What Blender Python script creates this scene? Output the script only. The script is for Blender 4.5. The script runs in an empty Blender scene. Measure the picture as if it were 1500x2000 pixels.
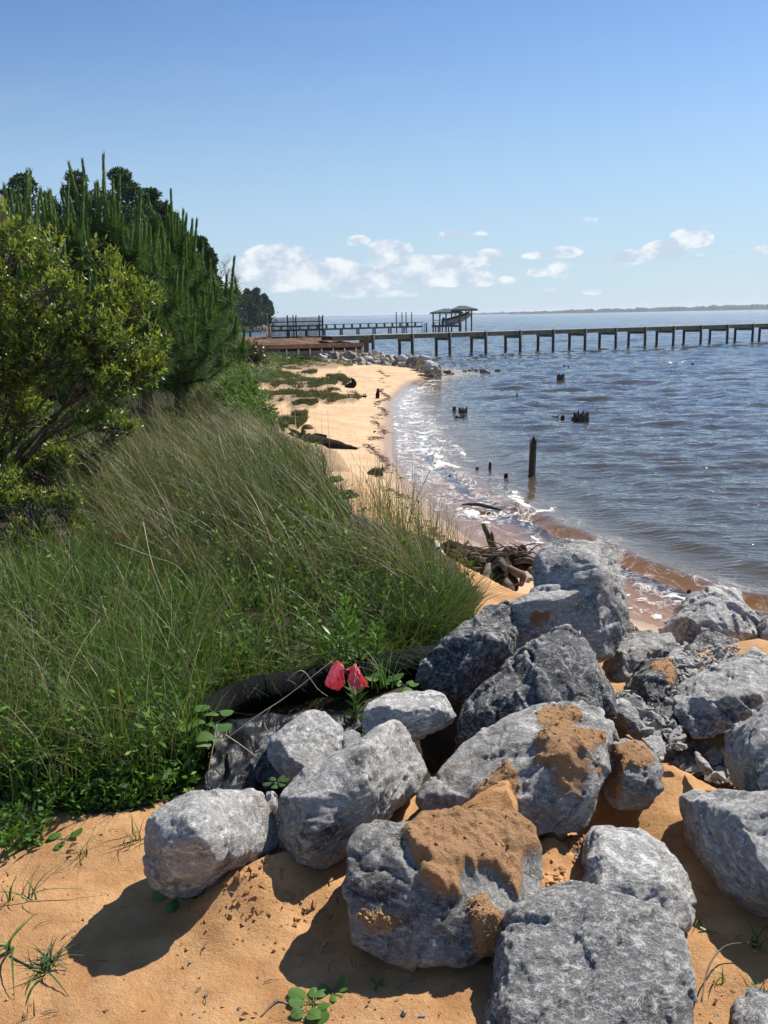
import bpy, bmesh, math, random
import numpy as np
from mathutils import Vector, Matrix
scene = bpy.context.scene
COL = scene.collection
rad = math.radians
# ------------------------------------------------------------------ camera
H = 3.0; F = 1729.0; PITCH = rad(12.5); ROLL = rad(1.07)
cam = bpy.data.cameras.new("camera"); camo = bpy.data.objects.new("camera", cam); COL.objects.link(camo)
cam.sensor_fit = 'VERTICAL'; cam.sensor_height = 24.0; cam.lens = 24.0 * F / 2000.0
cam.clip_start = 0.05; cam.clip_end = 30000
camo.location = (0, 0, H)
camo.rotation_mode = 'QUATERNION'
camo.rotation_quaternion = (Matrix.Rotation(math.pi/2 - PITCH, 4, 'X') @ Matrix.Rotation(ROLL*-1, 4, 'Z')).to_quaternion()
scene.camera = camo
# ------------------------------------------------------------------ light
SUN_EL = rad(45); SUN_AZ = rad(47)          # azimuth measured from +Y towards +X
sdir = Vector((math.sin(SUN_AZ)*math.cos(SUN_EL), math.cos(SUN_AZ)*math.cos(SUN_EL), math.sin(SUN_EL)))
sl = bpy.data.lights.new("sun", 'SUN'); sl.energy = 4.8; sl.angle = rad(0.5); sl.color = (1.0, 0.94, 0.85)
so = bpy.data.objects.new("sun", sl); COL.objects.link(so); so.rotation_euler = sdir.to_track_quat('Z', 'Y').to_euler()
so.location = (0, 0, 30)
vs = scene.view_settings
vs.view_transform = 'Standard'; vs.look = 'None'; vs.gamma = 1; vs.exposure = 0.56; vs.use_curve_mapping = False

def ray(px, py):
    u = (px-750)/F; v = (1000-py)/F
    c, s = math.cos(ROLL), math.sin(ROLL)
    x = u*c + v*s; y = -u*s + v*c
    return Vector((x, math.cos(PITCH)+y*math.sin(PITCH), -math.sin(PITCH)+y*math.cos(PITCH)))
def onz(px, py, z=0.0):
    d = ray(px, py); t = (z-H)/d.z
    return Vector((0, 0, H)) + d*t
def aty(px, py, Y):
    d = ray(px, py); return Vector((0, 0, H)) + d*(Y/d.y)
def project(P):
    P = np.asarray(P, float); x = P[:, 0]; y = P[:, 1]; z = P[:, 2]-H
    f = y*math.cos(PITCH) - z*math.sin(PITCH); up = y*math.sin(PITCH)+z*math.cos(PITCH)
    f = np.where(f < .05, .05, f)
    a = x/f; b = up/f; c, s = math.cos(ROLL), math.sin(ROLL)
    u = a*c - b*s; v = a*s + b*c
    return 750+u*F, 1000-v*F

# ------------------------------------------------------------------ node helpers
def newmat(name):
    m = bpy.data.materials.new(name); m.use_nodes = True
    nt = m.node_tree; nt.nodes.clear(); return m, nt
class NT:
    def __init__(s, nt): s.nt = nt
    def n(s, t, **k):
        nd = s.nt.nodes.new(t)
        for a, b in k.items():
            if a == 'inp':
                for i, v in b.items():
                    if isinstance(v, bpy.types.NodeSocket): s.nt.links.new(v, nd.inputs[i])
                    else: nd.inputs[i].default_value = v
            else: setattr(nd, a, b)
        return nd
    def math(s, op, a, b=None, c=None, clamp=False):
        nd = s.n('ShaderNodeMath', operation=op, use_clamp=clamp)
        for i, v in enumerate((a, b, c)):
            if v is None: continue
            if isinstance(v, bpy.types.NodeSocket): s.nt.links.new(v, nd.inputs[i])
            else: nd.inputs[i].default_value = v
        return nd.outputs[0]
    def noise(s, vec, scale, detail=4, rough=.55, dist=0, out=0):
        nd = s.n('ShaderNodeTexNoise', inp={'Scale': scale, 'Detail': detail, 'Roughness': rough, 'Distortion': dist})
        if vec is not None: s.nt.links.new(vec, nd.inputs['Vector'])
        return nd.outputs[out]
    def maprange(s, v, a, b, c=0., d=1., smooth=True):
        nd = s.n('ShaderNodeMapRange', interpolation_type='SMOOTHSTEP' if smooth else 'LINEAR',
                 inp={'Value': v, 'From Min': a, 'From Max': b, 'To Min': c, 'To Max': d}); return nd.outputs[0]
    def mix(s, f, a, b, blend='MIX'):
        nd = s.n('ShaderNodeMix', data_type='RGBA', blend_type=blend)
        for i, v in ((0, f), (6, a), (7, b)):
            if isinstance(v, bpy.types.NodeSocket): s.nt.links.new(v, nd.inputs[i])
            elif i == 0: nd.inputs[i].default_value = v
            else: nd.inputs[i].default_value = (*v[:3], 1)
        return nd.outputs[2]
    def mapping(s, vec, scale=(1, 1, 1), rot=(0, 0, 0), loc=(0, 0, 0)):
        nd = s.n('ShaderNodeMapping', inp={'Scale': scale, 'Rotation': rot, 'Location': loc}); s.nt.links.new(vec, nd.inputs[0]); return nd.outputs[0]
    def attr(s, name, o=2):
        return s.n('ShaderNodeAttribute', attribute_name=name).outputs[o]
    def bump(s, h, strength, dist=.01, normal=None):
        nd = s.n('ShaderNodeBump', inp={'Strength': strength, 'Distance': dist}); s.nt.links.new(h, nd.inputs['Height'])
        if normal is not None: s.nt.links.new(normal, nd.inputs['Normal'])
        return nd.outputs[0]
    def bsdf(s, color, rough=.8, normal=None, spec=.5, metal=0, out=True, **k):
        nd = s.n('ShaderNodeBsdfPrincipled')
        for i, v in (('Base Color', color), ('Roughness', rough), ('Specular IOR Level', spec), ('Metallic', metal)):
            if isinstance(v, bpy.types.NodeSocket): s.nt.links.new(v, nd.inputs[i])
            elif i == 'Base Color': nd.inputs[i].default_value = (*v[:3], 1)
            else: nd.inputs[i].default_value = v
        if normal is not None: s.nt.links.new(normal, nd.inputs['Normal'])
        if out: s.out(nd.outputs[0])
        return nd.outputs[0]
    def out(s, sh):
        o = s.n('ShaderNodeOutputMaterial'); s.nt.links.new(sh, o.inputs[0])

# ------------------------------------------------------------------ world: sky and far clouds, all by direction
w = bpy.data.worlds.new("World"); scene.world = w; w.use_nodes = True
nt = w.node_tree; nt.nodes.clear(); N = NT(nt)
sky = N.n('ShaderNodeTexSky', sky_type='NISHITA', sun_disc=False, sun_elevation=SUN_EL, sun_rotation=SUN_AZ,
          altitude=0, air_density=1.0, dust_density=0.25, ozone_density=3.5)
tc = N.n('ShaderNodeTexCoord').outputs['Generated']
sp = N.n('ShaderNodeSeparateXYZ', inp={0: tc})
yy = N.math('MAXIMUM', sp.outputs[1], .02)
U = N.math('DIVIDE', sp.outputs[0], yy); V = N.math('DIVIDE', sp.outputs[2], yy)
UV = N.n('ShaderNodeCombineXYZ', inp={0: U, 1: V, 2: 0.0}).outputs[0]
# (px, py, rx, ry, weight) of each cloud bank in the photograph -> direction
CL = [(545,505,62,26,1),(500,530,60,26,1),(620,525,80,20,.9),(700,472,22,11,.85),(760,488,42,18,1),(790,520,70,20,.9),(885,458,28,11,.6),(930,458,26,6,.4),
      (955,505,30,16,.95),(880,515,60,16,.85),(870,545,90,18,.95),(690,545,110,26,.75),(560,550,90,22,.7),(940,550,36,12,.9),(988,550,22,9,.9),
      (1055,500,34,8,.6),(1105,494,30,12,.85),(1050,533,22,10,.6),(1095,530,28,18,.45),(1225,505,32,15,.9),(1300,492,44,20,1),(1350,468,40,19,1),(1365,503,20,7,.7),
      (1425,494,12,5,.5),(1490,490,22,9,.9),(1160,570,24,8,.5),(1080,565,40,6,.3),(740,575,110,10,.4),(450,555,50,20,.9),(1150,430,20,8,.25),(1440,500,160,10,.15),(620,562,160,12,.4)]
f = None
for px, py, rx, ry, wt in CL:
    d = ray(px, py); cu = d.x/d.y; cv = d.z/d.y
    rx_, ry_ = rx*1.2/F, ry*1.25/F
    a = N.math('MULTIPLY', N.math('SUBTRACT', U, cu), 1/rx_); b = N.math('MULTIPLY', N.math('SUBTRACT', V, cv), 1/ry_)
    # flatter undersides
    b = N.math('MAXIMUM', b, N.math('MULTIPLY', b, -1.35))
    q = N.math('SUBTRACT', 1.0, N.math('ADD', N.math('MULTIPLY', a, a), N.math('MULTIPLY', b, b)))
    q = N.math('MULTIPLY', N.math('MAXIMUM', q, 0.0), wt)
    f = q if f is None else N.math('MAXIMUM', f, q)
nz = N.noise(N.mapping(UV, (1, 1.5, 1)), 30, 6, .58)
nz2 = N.noise(N.mapping(UV, (1, 1.6, 1), loc=(3, 1, 0)), 75, 6, .6)
nn = N.math('SUBTRACT', N.math('ADD', N.math('MULTIPLY', nz, .75), N.math('MULTIPLY', nz2, .25)), .5)
den = N.math('ADD', N.math('MULTIPLY', f, 1.35), N.math('MULTIPLY', nn, 2.2))
den = N.math('MULTIPLY', N.maprange(den, .10, .62), N.maprange(f, 0.0, .22))
den = N.math('MULTIPLY', den, N.maprange(sp.outputs[1], .1, .3))
shade = N.maprange(nz, .40, .62)
ccol = N.mix(shade, (5.6, 6.5, 7.8), (9.6, 9.7, 9.8))
den = N.math('MULTIPLY', den, .78)
# thin veil low over the horizon
veil = N.math('MULTIPLY', N.maprange(V, .20, .0), .14)
veil = N.math('ADD', veil, N.math('MULTIPLY', N.maprange(N.noise(N.mapping(UV, (1.2, 5, 1)), 3.2, 6, .6), .5, .8), .10))
skyc = N.mix(1.0, sky.outputs[0], (.82, .975, 1.13), 'MULTIPLY')
low = N.maprange(V, .34, .0, 0, .72)
skyc = N.mix(low, skyc, (5.0, 6.6, 8.0))
base = N.mix(veil, skyc, (6.6, 7.4, 8.4))
colr = N.mix(den, base, ccol)
bg = N.n('ShaderNodeBackground', inp={'Color': colr, 'Strength': .071})
ow = N.n('ShaderNodeOutputWorld', inp={0: bg.outputs[0]})

# ------------------------------------------------------------------ numpy noise
def _hash(ix, iy, iz, seed):
    h = (ix*374761393 + iy*668265263 + iz*2147483647 + seed*1274126177) & 0xffffffff
    h = ((h ^ (h >> 13))*1274126177) & 0xffffffff
    h = (h ^ (h >> 16)) & 0xffffffff
    return h.astype(np.float64)/4294967295.0
def vn(P, seed=0):
    P = np.asarray(P, float); i = np.floor(P).astype(np.int64); f = P-i; f = f*f*f*(f*(f*6-15)+10)
    x, y, z = i[..., 0], i[..., 1], i[..., 2]; r = 0
    for dx in (0, 1):
        wx = f[..., 0] if dx else 1-f[..., 0]
        for dy in (0, 1):
            wy = f[..., 1] if dy else 1-f[..., 1]
            for dz in (0, 1):
                wz = f[..., 2] if dz else 1-f[..., 2]
                r = r + wx*wy*wz*_hash(x+dx, y+dy, z+dz, seed)
    return r*2-1
def fbm(P, oct=4, seed=0, gain=.5, lac=2.03):
    P = np.asarray(P, float); a = 1; s = 0; t = 0
    for o in range(oct):
        s = s + a*vn(P*(lac**o)+o*17.3, seed+o); t += a; a *= gain
    return s/t
def fbm2(x, y, sc, oct=4, seed=0):
    x = np.asarray(x, float); return fbm(np.stack([x*sc, np.asarray(y, float)*sc, np.zeros_like(x)+.37], -1), oct, seed)
def sst(x, a, b):
    t = np.clip((x-a)/(b-a), 0, 1); return t*t*(3-2*t)
rng = np.random.default_rng(7)

# ------------------------------------------------------------------ objects
def tag(o, label=None, cat=None, group=None, kind=None):
    if label: o['label'] = label
    if cat: o['category'] = cat
    if group: o['group'] = group
    if kind: o['kind'] = kind
    return o
def empty(name, loc, label=None, cat=None, group=None):
    o = bpy.data.objects.new(name, None); COL.objects.link(o); o.location = loc; o.empty_display_size = .1; WORG[o.name] = tuple(loc)
    return tag(o, label, cat, group)
WORG = {}
def mesh_obj(name, V, Fc, mat, parent=None, origin=None, smooth=True, attrs=None, cols=None):
    """V: (n,3) world coords. Fc: list of faces or int array (m,k)."""
    V = np.asarray(V, float)
    if parent is not None: org = np.array(WORG[parent.name])
    elif origin is None: org = np.array([(V[:, 0].min()+V[:, 0].max())/2, (V[:, 1].min()+V[:, 1].max())/2, V[:, 2].min()])
    else: org = np.array(origin, float)
    me = bpy.data.meshes.new(name); L = V-org
    if isinstance(Fc, np.ndarray):
        k = Fc.shape[1]; m = Fc.shape[0]
        me.vertices.add(len(L)); me.vertices.foreach_set('co', L.astype(np.float32).ravel())
        me.loops.add(m*k); me.loops.foreach_set('vertex_index', Fc.astype(np.int32).ravel())
        me.polygons.add(m); me.polygons.foreach_set('loop_start', (np.arange(m)*k).astype(np.int32))
        try: me.polygons.foreach_set('loop_total', np.full(m, k, np.int32))
        except Exception: pass
        me.update(calc_edges=True)
    else:
        me.from_pydata([tuple(v) for v in L], [], [tuple(int(i) for i in q) for q in Fc])
    if smooth: me.polygons.foreach_set('use_smooth', np.ones(len(me.polygons), bool))
    for an, av in (attrs or {}).items():
        a = me.attributes.new(an, 'FLOAT', 'POINT'); a.data.foreach_set('value', np.asarray(av, np.float32))
    if cols is not None:
        a = me.color_attributes.new('Col', 'FLOAT_COLOR', 'POINT')
        c4 = np.ones((len(L), 4), np.float32); c4[:, :3] = cols; a.data.foreach_set('color', c4.ravel())
    me.materials.append(mat)
    o = bpy.data.objects.new(name, me); COL.objects.link(o)
    if parent is None: o.location = org
    else: o.parent = parent
    WORG[o.name] = tuple(org); me.update(); return o
class MB:
    """collects simple shapes into ONE mesh"""
    def __init__(s): s.V = []; s.F = []
    def add(s, V, Fc):
        n = len(s.V); s.V += [tuple(v) for v in V]; s.F += [tuple(i+n for i in q) for q in Fc]; return s
    def box(s, c, size, rz=0, tilt=None, jit=0):
        hx, hy, hz = [a/2 for a in size]; M = Matrix.Rotation(rz, 3, 'Z')
        if tilt is not None: M = tilt
        V = []
        for x, y, z in ((-1,-1,-1),(1,-1,-1),(1,1,-1),(-1,1,-1),(-1,-1,1),(1,-1,1),(1,1,1),(-1,1,1)):
            V.append(M @ Vector((x*hx, y*hy, z*hz)) + Vector(c))
        return s.add(V, [(0,3,2,1),(4,5,6,7),(0,1,5,4),(1,2,6,5),(2,3,7,6),(3,0,4,7)])
    def beam(s, a, b, w_, h_):
        a = Vector(a); b = Vector(b); d = b-a; L = d.length; X = d.normalized()
        Z = Vector((0, 0, 1)); Yv = Z.cross(X)
        if Yv.length < 1e-3: Yv = Vector((0, 1, 0))
        Yv.normalize(); Z = X.cross(Yv); M = Matrix((X, Yv, Z)).transposed()
        return s.box((a+b)/2, (L, w_, h_), tilt=M)
    def tube(s, pts, radii, sides=8, cap=True, squash=None):
        P = [Vector(p) for p in pts]; n = len(s.V); V = []; m = len(P)
        R = radii if hasattr(radii, '__len__') else [radii]*m
        up = Vector((.13, .21, .97)); prev = None
        for i, p in enumerate(P):
            d = (P[min(i+1, m-1)]-P[max(i-1, 0)]).normalized()
            if prev is None:
                a = up.cross(d)
                if a.length < .05: a = Vector((1, 0, 0)).cross(d)
            else: a = prev - d*prev.dot(d)
            a.normalize(); prev = a.copy(); b = d.cross(a)
            for k in range(sides):
                t = 2*math.pi*k/sides
                V.append(p + (a*math.cos(t)+b*math.sin(t))*R[i])
        Fc = []
        for i in range(m-1):
            for k in range(sides):
                k2 = (k+1) % sides
                Fc.append((i*sides+k, i*sides+k2, (i+1)*sides+k2, (i+1)*sides+k))
        if cap: Fc.append(tuple(range(sides))[::-1]); Fc.append(tuple((m-1)*sides+k for k in range(sides)))
        return s.add(V, Fc)
    def build(s, name, mat, parent=None, smooth=False, origin=None, attrs=None):
        return mesh_obj(name, np.array(s.V), s.F, mat, parent, origin, smooth, attrs)
def inpoly(px, py, poly):
    px = np.asarray(px); py = np.asarray(py); c = np.zeros(px.shape, bool); n = len(poly)
    for i in range(n):
        x1, y1 = poly[i]; x2, y2 = poly[(i+1) % n]
        if y1 == y2: continue
        c ^= ((y1 > py) != (y2 > py)) & (px < (x2-x1)*(py-y1)/(y2-y1)+x1)
    return c
def pldist(x, y, pts):
    """signed distance to polyline; positive on the left of travel"""
    best = np.full(np.shape(x), 1e18); sgn = np.ones(np.shape(x))
    for i in range(len(pts)-1):
        ax, ay = pts[i]; bx, by = pts[i+1]; dx, dy = bx-ax, by-ay
        t = np.clip(((x-ax)*dx+(y-ay)*dy)/(dx*dx+dy*dy), 0, 1)
        qx = ax+t*dx; qy = ay+t*dy; d = (x-qx)**2+(y-qy)**2
        cr = dx*(y-ay)-dy*(x-ax); m = d < best-1e-12
        best = np.where(m, d, best); sgn = np.where(m, np.sign(cr), sgn)
    return np.sqrt(best)*sgn
# ================================================================== materials
def simple(name, c, rough=.8, var=.25, scale=6, bumps=0, spec=.3, metal=0, stretch=(1, 1, 1)):
    m, nt = newmat(name); N = NT(nt); co = N.n('ShaderNodeTexCoord').outputs['Object']
    v = N.mapping(co, stretch); n1 = N.noise(v, scale, 6, .65)
    a = tuple(x*(1-var) for x in c); b = tuple(min(1, x*(1+var)) for x in c)
    col = N.mix(N.maprange(n1, .3, .7), a, b)
    nor = N.bump(N.noise(v, scale*4, 6, .7), bumps, .02) if bumps else None
    N.bsdf(col, rough, nor, spec, metal); return m
def colmat(name, rough=.6, trans=.35, spec=.4, mul=1.0):
    m, nt = newmat(name); N = NT(nt); c = N.attr('Col', 0)
    b = N.bsdf(c, rough, None, spec, out=False)
    if trans:
        c2 = N.mix(1.0, c, (1.15, 1.2, .5), 'MULTIPLY')
        t = N.n('ShaderNodeBsdfTranslucent', inp={'Color': c2}).outputs[0]
        mx = N.n('ShaderNodeMixShader', inp={0: trans, 1: b, 2: t}).outputs[0]; N.out(mx)
    else: N.out(b)
    return m
MAT = {}
MAT['leaf'] = colmat('leaf', .42, .32, .5)
MAT['grass'] = colmat('grass', .45, .26, .26); MAT['weedleaf'] = colmat('weed_leaf', .6, .3, .15)
MAT['needle'] = colmat('needle', .5, .3, .35)
MAT['farleaf'] = colmat('far_foliage', .7, .12, .2)
MAT['bark'] = simple('bark', (.11, .085, .065), .9, .5, 9, .6, stretch=(1, 1, .25))
MAT['twig'] = simple('twig', (.13, .105, .085), .85, .35, 12)
MAT['drift'] = simple('driftwood_grey', (.15, .115, .085), .85, .55, 8, .7, stretch=(.4, 1, 1))
MAT['driftdark'] = simple('driftwood_dark', (.022, .016, .012), .85, .6, 9, .8, .1)
MAT['bleached'] = simple('driftwood_bleached', (.62, .57, .48), .8, .25, 10, .5)
MAT['wetwood'] = simple('wet_wood', (.028, .022, .018), .45, .6, 10, .9, .5, stretch=(1, 1, .2))
MAT['pier'] = simple('pier_wood', (.17, .165, .125), .85, .3, 2, .4, stretch=(1, 1, 1))
MAT['deck'] = simple('deck_boards', (.40, .37, .31), .85, .2, 3)
MAT['pile'] = simple('pier_piles', (.07, .06, .045), .8, .4, 3, .4, stretch=(1, 1, .3))
MAT['farwood'] = simple('far_pier_wood', (.12, .11, .09), .8, .3, 1)
MAT['cap'] = simple('timber_cap', (.23, .15, .095), .8, .3, 2)
MAT['panel'] = simple('wall_panels', (.22, .22, .20), .8, .35, 1.2)
MAT['pale'] = simple('pale_vinyl', (.62, .60, .54), .6, .15, 4)
MAT['blackmetal'] = simple('black_metal', (.012, .013, .015), .4, .2, 3, 0, .5)
MAT['roofgreen'] = simple('green_roof', (.075, .125, .10), .5, .2, 2)
MAT['maroon'] = simple('maroon_paint', (.10, .022, .018), .3, .15, 3)
MAT['hullwhite'] = simple('hull_paint', (.42, .38, .32), .4, .15, 1)
MAT['housewhite'] = simple('house_trim', (.75, .73, .70), .6, .08, 3)
MAT['housewall'] = simple('house_wall', (.30, .16, .11), .8, .2, 3)
MAT['shingle'] = simple('roof_shingle', (.06, .055, .055), .9, .3, 8)
MAT['concrete'] = simple('old_concrete', (.26, .24, .20), .9, .25, 4, .3)
MAT['dirt'] = simple('orange_dirt', (.15, .082, .050), .95, .45, 1.5, .6)
MAT['sand2'] = simple('sand_clump', (.52, .285, .125), .95, .22, 30, .5)
MAT['tarp'] = simple('black_fabric', (.004, .0045, .005), .8, .4, 40, .5, .12)
MAT['drystem'] = simple('dry_stem', (.42, .34, .22), .8, .3, 20)
MAT['weed'] = simple('seaweed', (.07, .035, .022), .9, .5, 20)
MAT['turf'] = simple('marsh_turf', (.10, .085, .05), .95, .5, 6, .8)

# black plastic sheet: glossy creases
m, nt = newmat('black_plastic_sheet'); N = NT(nt); co = N.n('ShaderNodeTexCoord').outputs['Object']
wv = N.noise(N.mapping(co, (9, 3, 1.5)), 2.0, 5, .6, .6); fine = N.noise(co, 260, 2, .5)
hh = N.math('ADD', wv, N.math('MULTIPLY', fine, .08))
N.bsdf((.010, .011, .012), N.maprange(fine, .35, .65, .25, .5), N.bump(hh, .5, .03), .22); MAT['plastic'] = m
# pink ribbon
m, nt = newmat('pink_ribbon'); N = NT(nt); co = N.n('ShaderNodeTexCoord').outputs['Object']
c = N.mix(N.maprange(N.noise(co, 14, 3), .42, .62), (.90, .24, .28), (.95, .62, .58))
b = N.bsdf(c, .45, None, .4, out=False); t = N.n('ShaderNodeBsdfTranslucent', inp={'Color': (.95, .22, .24, 1)}).outputs[0]
N.out(N.n('ShaderNodeMixShader', inp={0: .45, 1: b, 2: t}).outputs[0]); MAT['pink'] = m

SANDC = ((.45, .225, .088), (.66, .385, .178))
def sandcol(N, co):
    n = N.noise(co, 5.5, 8, .7); n2 = N.noise(co, 170, 3, .7)
    c = N.mix(N.maprange(n, .3, .72), SANDC[0], SANDC[1])
    return N.mix(N.maprange(n2, .58, .78, 0, .55), c, (.24, .12, .06)), n2
# rock
def rockmat(name, dark=(.085, .083, .082), mid=(.36, .352, .338), light=(.76, .75, .73), bias=.05, fine=1.0, stain=.5):
    m, nt = newmat(name); N = NT(nt); co = N.n('ShaderNodeTexCoord').outputs['Object']
    oi = N.n('ShaderNodeObjectInfo').outputs['Random']
    rv = N.n('ShaderNodeCombineXYZ', inp={0: N.math('MULTIPLY', oi, 17.0), 1: N.math('MULTIPLY', oi, 5.0), 2: 0.0}).outputs[0]
    va = N.n('ShaderNodeVectorMath', operation='ADD', inp={0: co, 1: rv}).outputs[0]
    n1 = N.noise(va, 6, 8, .72, .2); n2 = N.noise(N.mapping(va, (1, 1, 2.6), (.5, .3, .2)), 24*fine, 8, .78, .25); n3 = N.noise(va, 95*fine, 5, .7)
    c = N.mix(N.maprange(n1, .40-bias, .60-bias), dark, mid)
    c = N.mix(N.maprange(n2, .53-bias*.5, .66-bias*.5, 0, .9), c, light)
    c = N.mix(N.math('MULTIPLY', N.maprange(n3, .54, .64, 0, .75), N.maprange(N.noise(va, 4.2, 4, .6), .42, .60, .15, 1)), c, light)
    c = N.mix(N.maprange(n3, .44, .32, 0, .6), c, (.05, .05, .055))
    # thin white scratches / veins
    ab = N.math('ABSOLUTE', N.math('SUBTRACT', N.noise(va, 9, 5, .6, 1.5), .5))
    c = N.mix(N.maprange(ab, .016, .0, 0, .55), c, (.68, .67, .65))
    # worn ridges catch pale dust (edge wear of the stone)
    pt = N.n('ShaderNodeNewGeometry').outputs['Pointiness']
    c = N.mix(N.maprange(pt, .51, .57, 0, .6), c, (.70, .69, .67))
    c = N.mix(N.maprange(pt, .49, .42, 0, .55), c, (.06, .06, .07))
    tone = N.math('MULTIPLY', N.maprange(oi, 0, 1, .82, 1.18, False), N.maprange(N.attr('tone'), 0, 1, .80, 1.22, False)); c = N.mix(1.0, c, N.n('ShaderNodeCombineXYZ', inp={0: tone, 1: N.math('MULTIPLY', tone, .99), 2: N.math('MULTIPLY', tone, .965)}).outputs[0], 'MULTIPLY')
    rs = N.maprange(N.math('ADD', N.attr('rust'), N.math('MULTIPLY', N.math('SUBTRACT', n1, .5), 3.0)), .55, 1.0); c = N.mix(rs, c, (.33, .165, .075))
    # rusty brown stains
    c = N.mix(N.maprange(N.noise(va, 3.3, 4, .6), .60, .72, 0, stain), c, (.27, .155, .085))
    sc, sn = sandcol(N, co); sa = N.attr('sand')
    sa2 = N.maprange(N.math('ADD', sa, N.math('MULTIPLY', N.math('SUBTRACT', N.noise(co, 32, 9, .8), .5), 2.2)), .44, .58)
    c = N.mix(sa2, c, N.mix(1.0, sc, (1.22, 1.17, 1.1), 'MULTIPLY'))
    dust = N.maprange(N.math('ADD', sa, N.math('MULTIPLY', N.math('SUBTRACT', n2, .5), .9)), .08, .6, 0, .6)
    c = N.mix(dust, c, (.38, .235, .13))
    hb = N.math('ADD', N.math('MULTIPLY', n2, .8), N.math('ADD', N.math('MULTIPLY', n3, N.math('ADD', .40, N.math('MULTIPLY', sa2, .5))), N.math('MULTIPLY', N.noise(va, 300, 3, .6), .12)))
    N.bsdf(c, .82, N.bump(hb, .9, .028), .3); return m
MAT['rock'] = rockmat('grey_limestone')
MAT['rockpale'] = rockmat('pale_limestone', (.14, .14, .145), (.36, .36, .355), (.78, .77, .75), .10, stain=.25)
MAT['rockdark'] = rockmat('dark_limestone', (.045, .047, .052), (.14, .14, .145), (.58, .58, .57), .0, stain=.35)
MAT['rockrough'] = rockmat('pitted_limestone', (.075, .075, .078), (.24, .24, .24), (.76, .75, .74), .07, 1.5, stain=.12)
MAT['rocktan'] = rockmat('tan_riprap', (.12, .10, .07), (.26, .23, .18), (.50, .46, .38), .02, .5, .5)

# ground: sand, damp sand, soil under the plants, and shade painted dark between the boulders
m, nt = newmat('ground'); N = NT(nt); co = N.n('ShaderNodeTexCoord').outputs['Object']
sc, sn = sandcol(N, co)
beach = N.mix(N.maprange(N.noise(co, 1.3, 6, .6), .3, .7), (.53, .345, .19), (.65, .455, .27))
beach = N.mix(N.maprange(N.noise(co, 40, 5, .7), .60, .8, 0, .35), beach, (.30, .17, .09))
c = N.mix(N.attr('beach'), sc, beach)
gf = N.noise(co, 2.2, 4, .6); c = N.mix(N.maprange(gf, .58, .74, 0, .40), c, (.50, .25, .10))
wet = N.attr('wet'); c = N.mix(wet, c, (.36, .235, .145))
soil = N.mix(N.maprange(N.noise(co, 9, 6), .35, .65), (.035, .028, .016), (.085, .065, .035))
sl_ = N.attr('soil'); c = N.mix(sl_, c, soil)
hb = N.math('ADD', N.math('MULTIPLY', N.noise(co, 55, 8, .75), 1.0), N.math('MULTIPLY', N.noise(co, 260, 4, .7), .35))
fade = N.math('SUBTRACT', 1.0, N.math('MULTIPLY', wet, .92)); bmp = N.n('ShaderNodeBump', inp={'Strength': N.math('MULTIPLY', fade, .75), 'Distance': .016, 'Height': hb}).outputs[0]
N.bsdf(c, N.maprange(wet, 0, 1, .92, .38), bmp, .35); MAT['ground'] = m

# water
m, nt = newmat('brackish_water'); N = NT(nt); co = N.n('ShaderNodeTexCoord').outputs['Object']
dd = N.attr('d'); fo = N.attr('foam')
h1 = N.noise(N.mapping(co, (.62, 1.9, 1), (0, 0, .12)), 1.15, 5, .52, .4)
h2 = N.noise(N.mapping(co, (1.0, 3.4, 1), (0, 0, -.15)), 3.6, 3, .5, .4)
h3 = N.noise(N.mapping(co, (.22, .45, 1), (0, 0, .25)), .9, 3, .5, .2)
off = N.maprange(dd, .9, 5.5)
hA = N.math('MULTIPLY', N.math('ADD', N.math('MULTIPLY', h1, .17), N.math('MULTIPLY', h3, N.maprange(dd, 12, 60, 0, 1.1))), off)
hh = N.math('ADD', hA, N.math('MULTIPLY', h2, N.maprange(dd, .2, 3.0, .006, .060)))
bn = N.bump(hh, 1.0, .42)
fr = N.n('ShaderNodeFresnel', inp={'IOR': 1.34, 'Normal': bn}).outputs[0]
murk = N.mix(N.maprange(dd, .6, 3.2), (.21, .150, .075), (.066, .060, .050))
murk = N.mix(N.maprange(dd, 5, 40), murk, (.045, .052, .060))
dif = N.n('ShaderNodeBsdfDiffuse', inp={'Color': murk, 'Normal': bn}).outputs[0]
tr = N.n('ShaderNodeBsdfTransparent', inp={'Color': N.mix(N.maprange(dd, 0, 1.4), (.94, .88, .78), (.80, .66, .44))}).outputs[0]
under = N.n('ShaderNodeMixShader', inp={0: N.maprange(dd, .3, 3.4, .04, 1), 1: tr, 2: dif}).outputs[0]
gl = N.n('ShaderNodeBsdfGlossy', inp={'Color': (1, 1, 1, 1), 'Roughness': N.maprange(dd, 0, 60, .04, .15), 'Normal': bn}).outputs[0]
sh = N.n('ShaderNodeMixShader', inp={0: fr, 1: under, 2: gl}).outputs[0]
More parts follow.
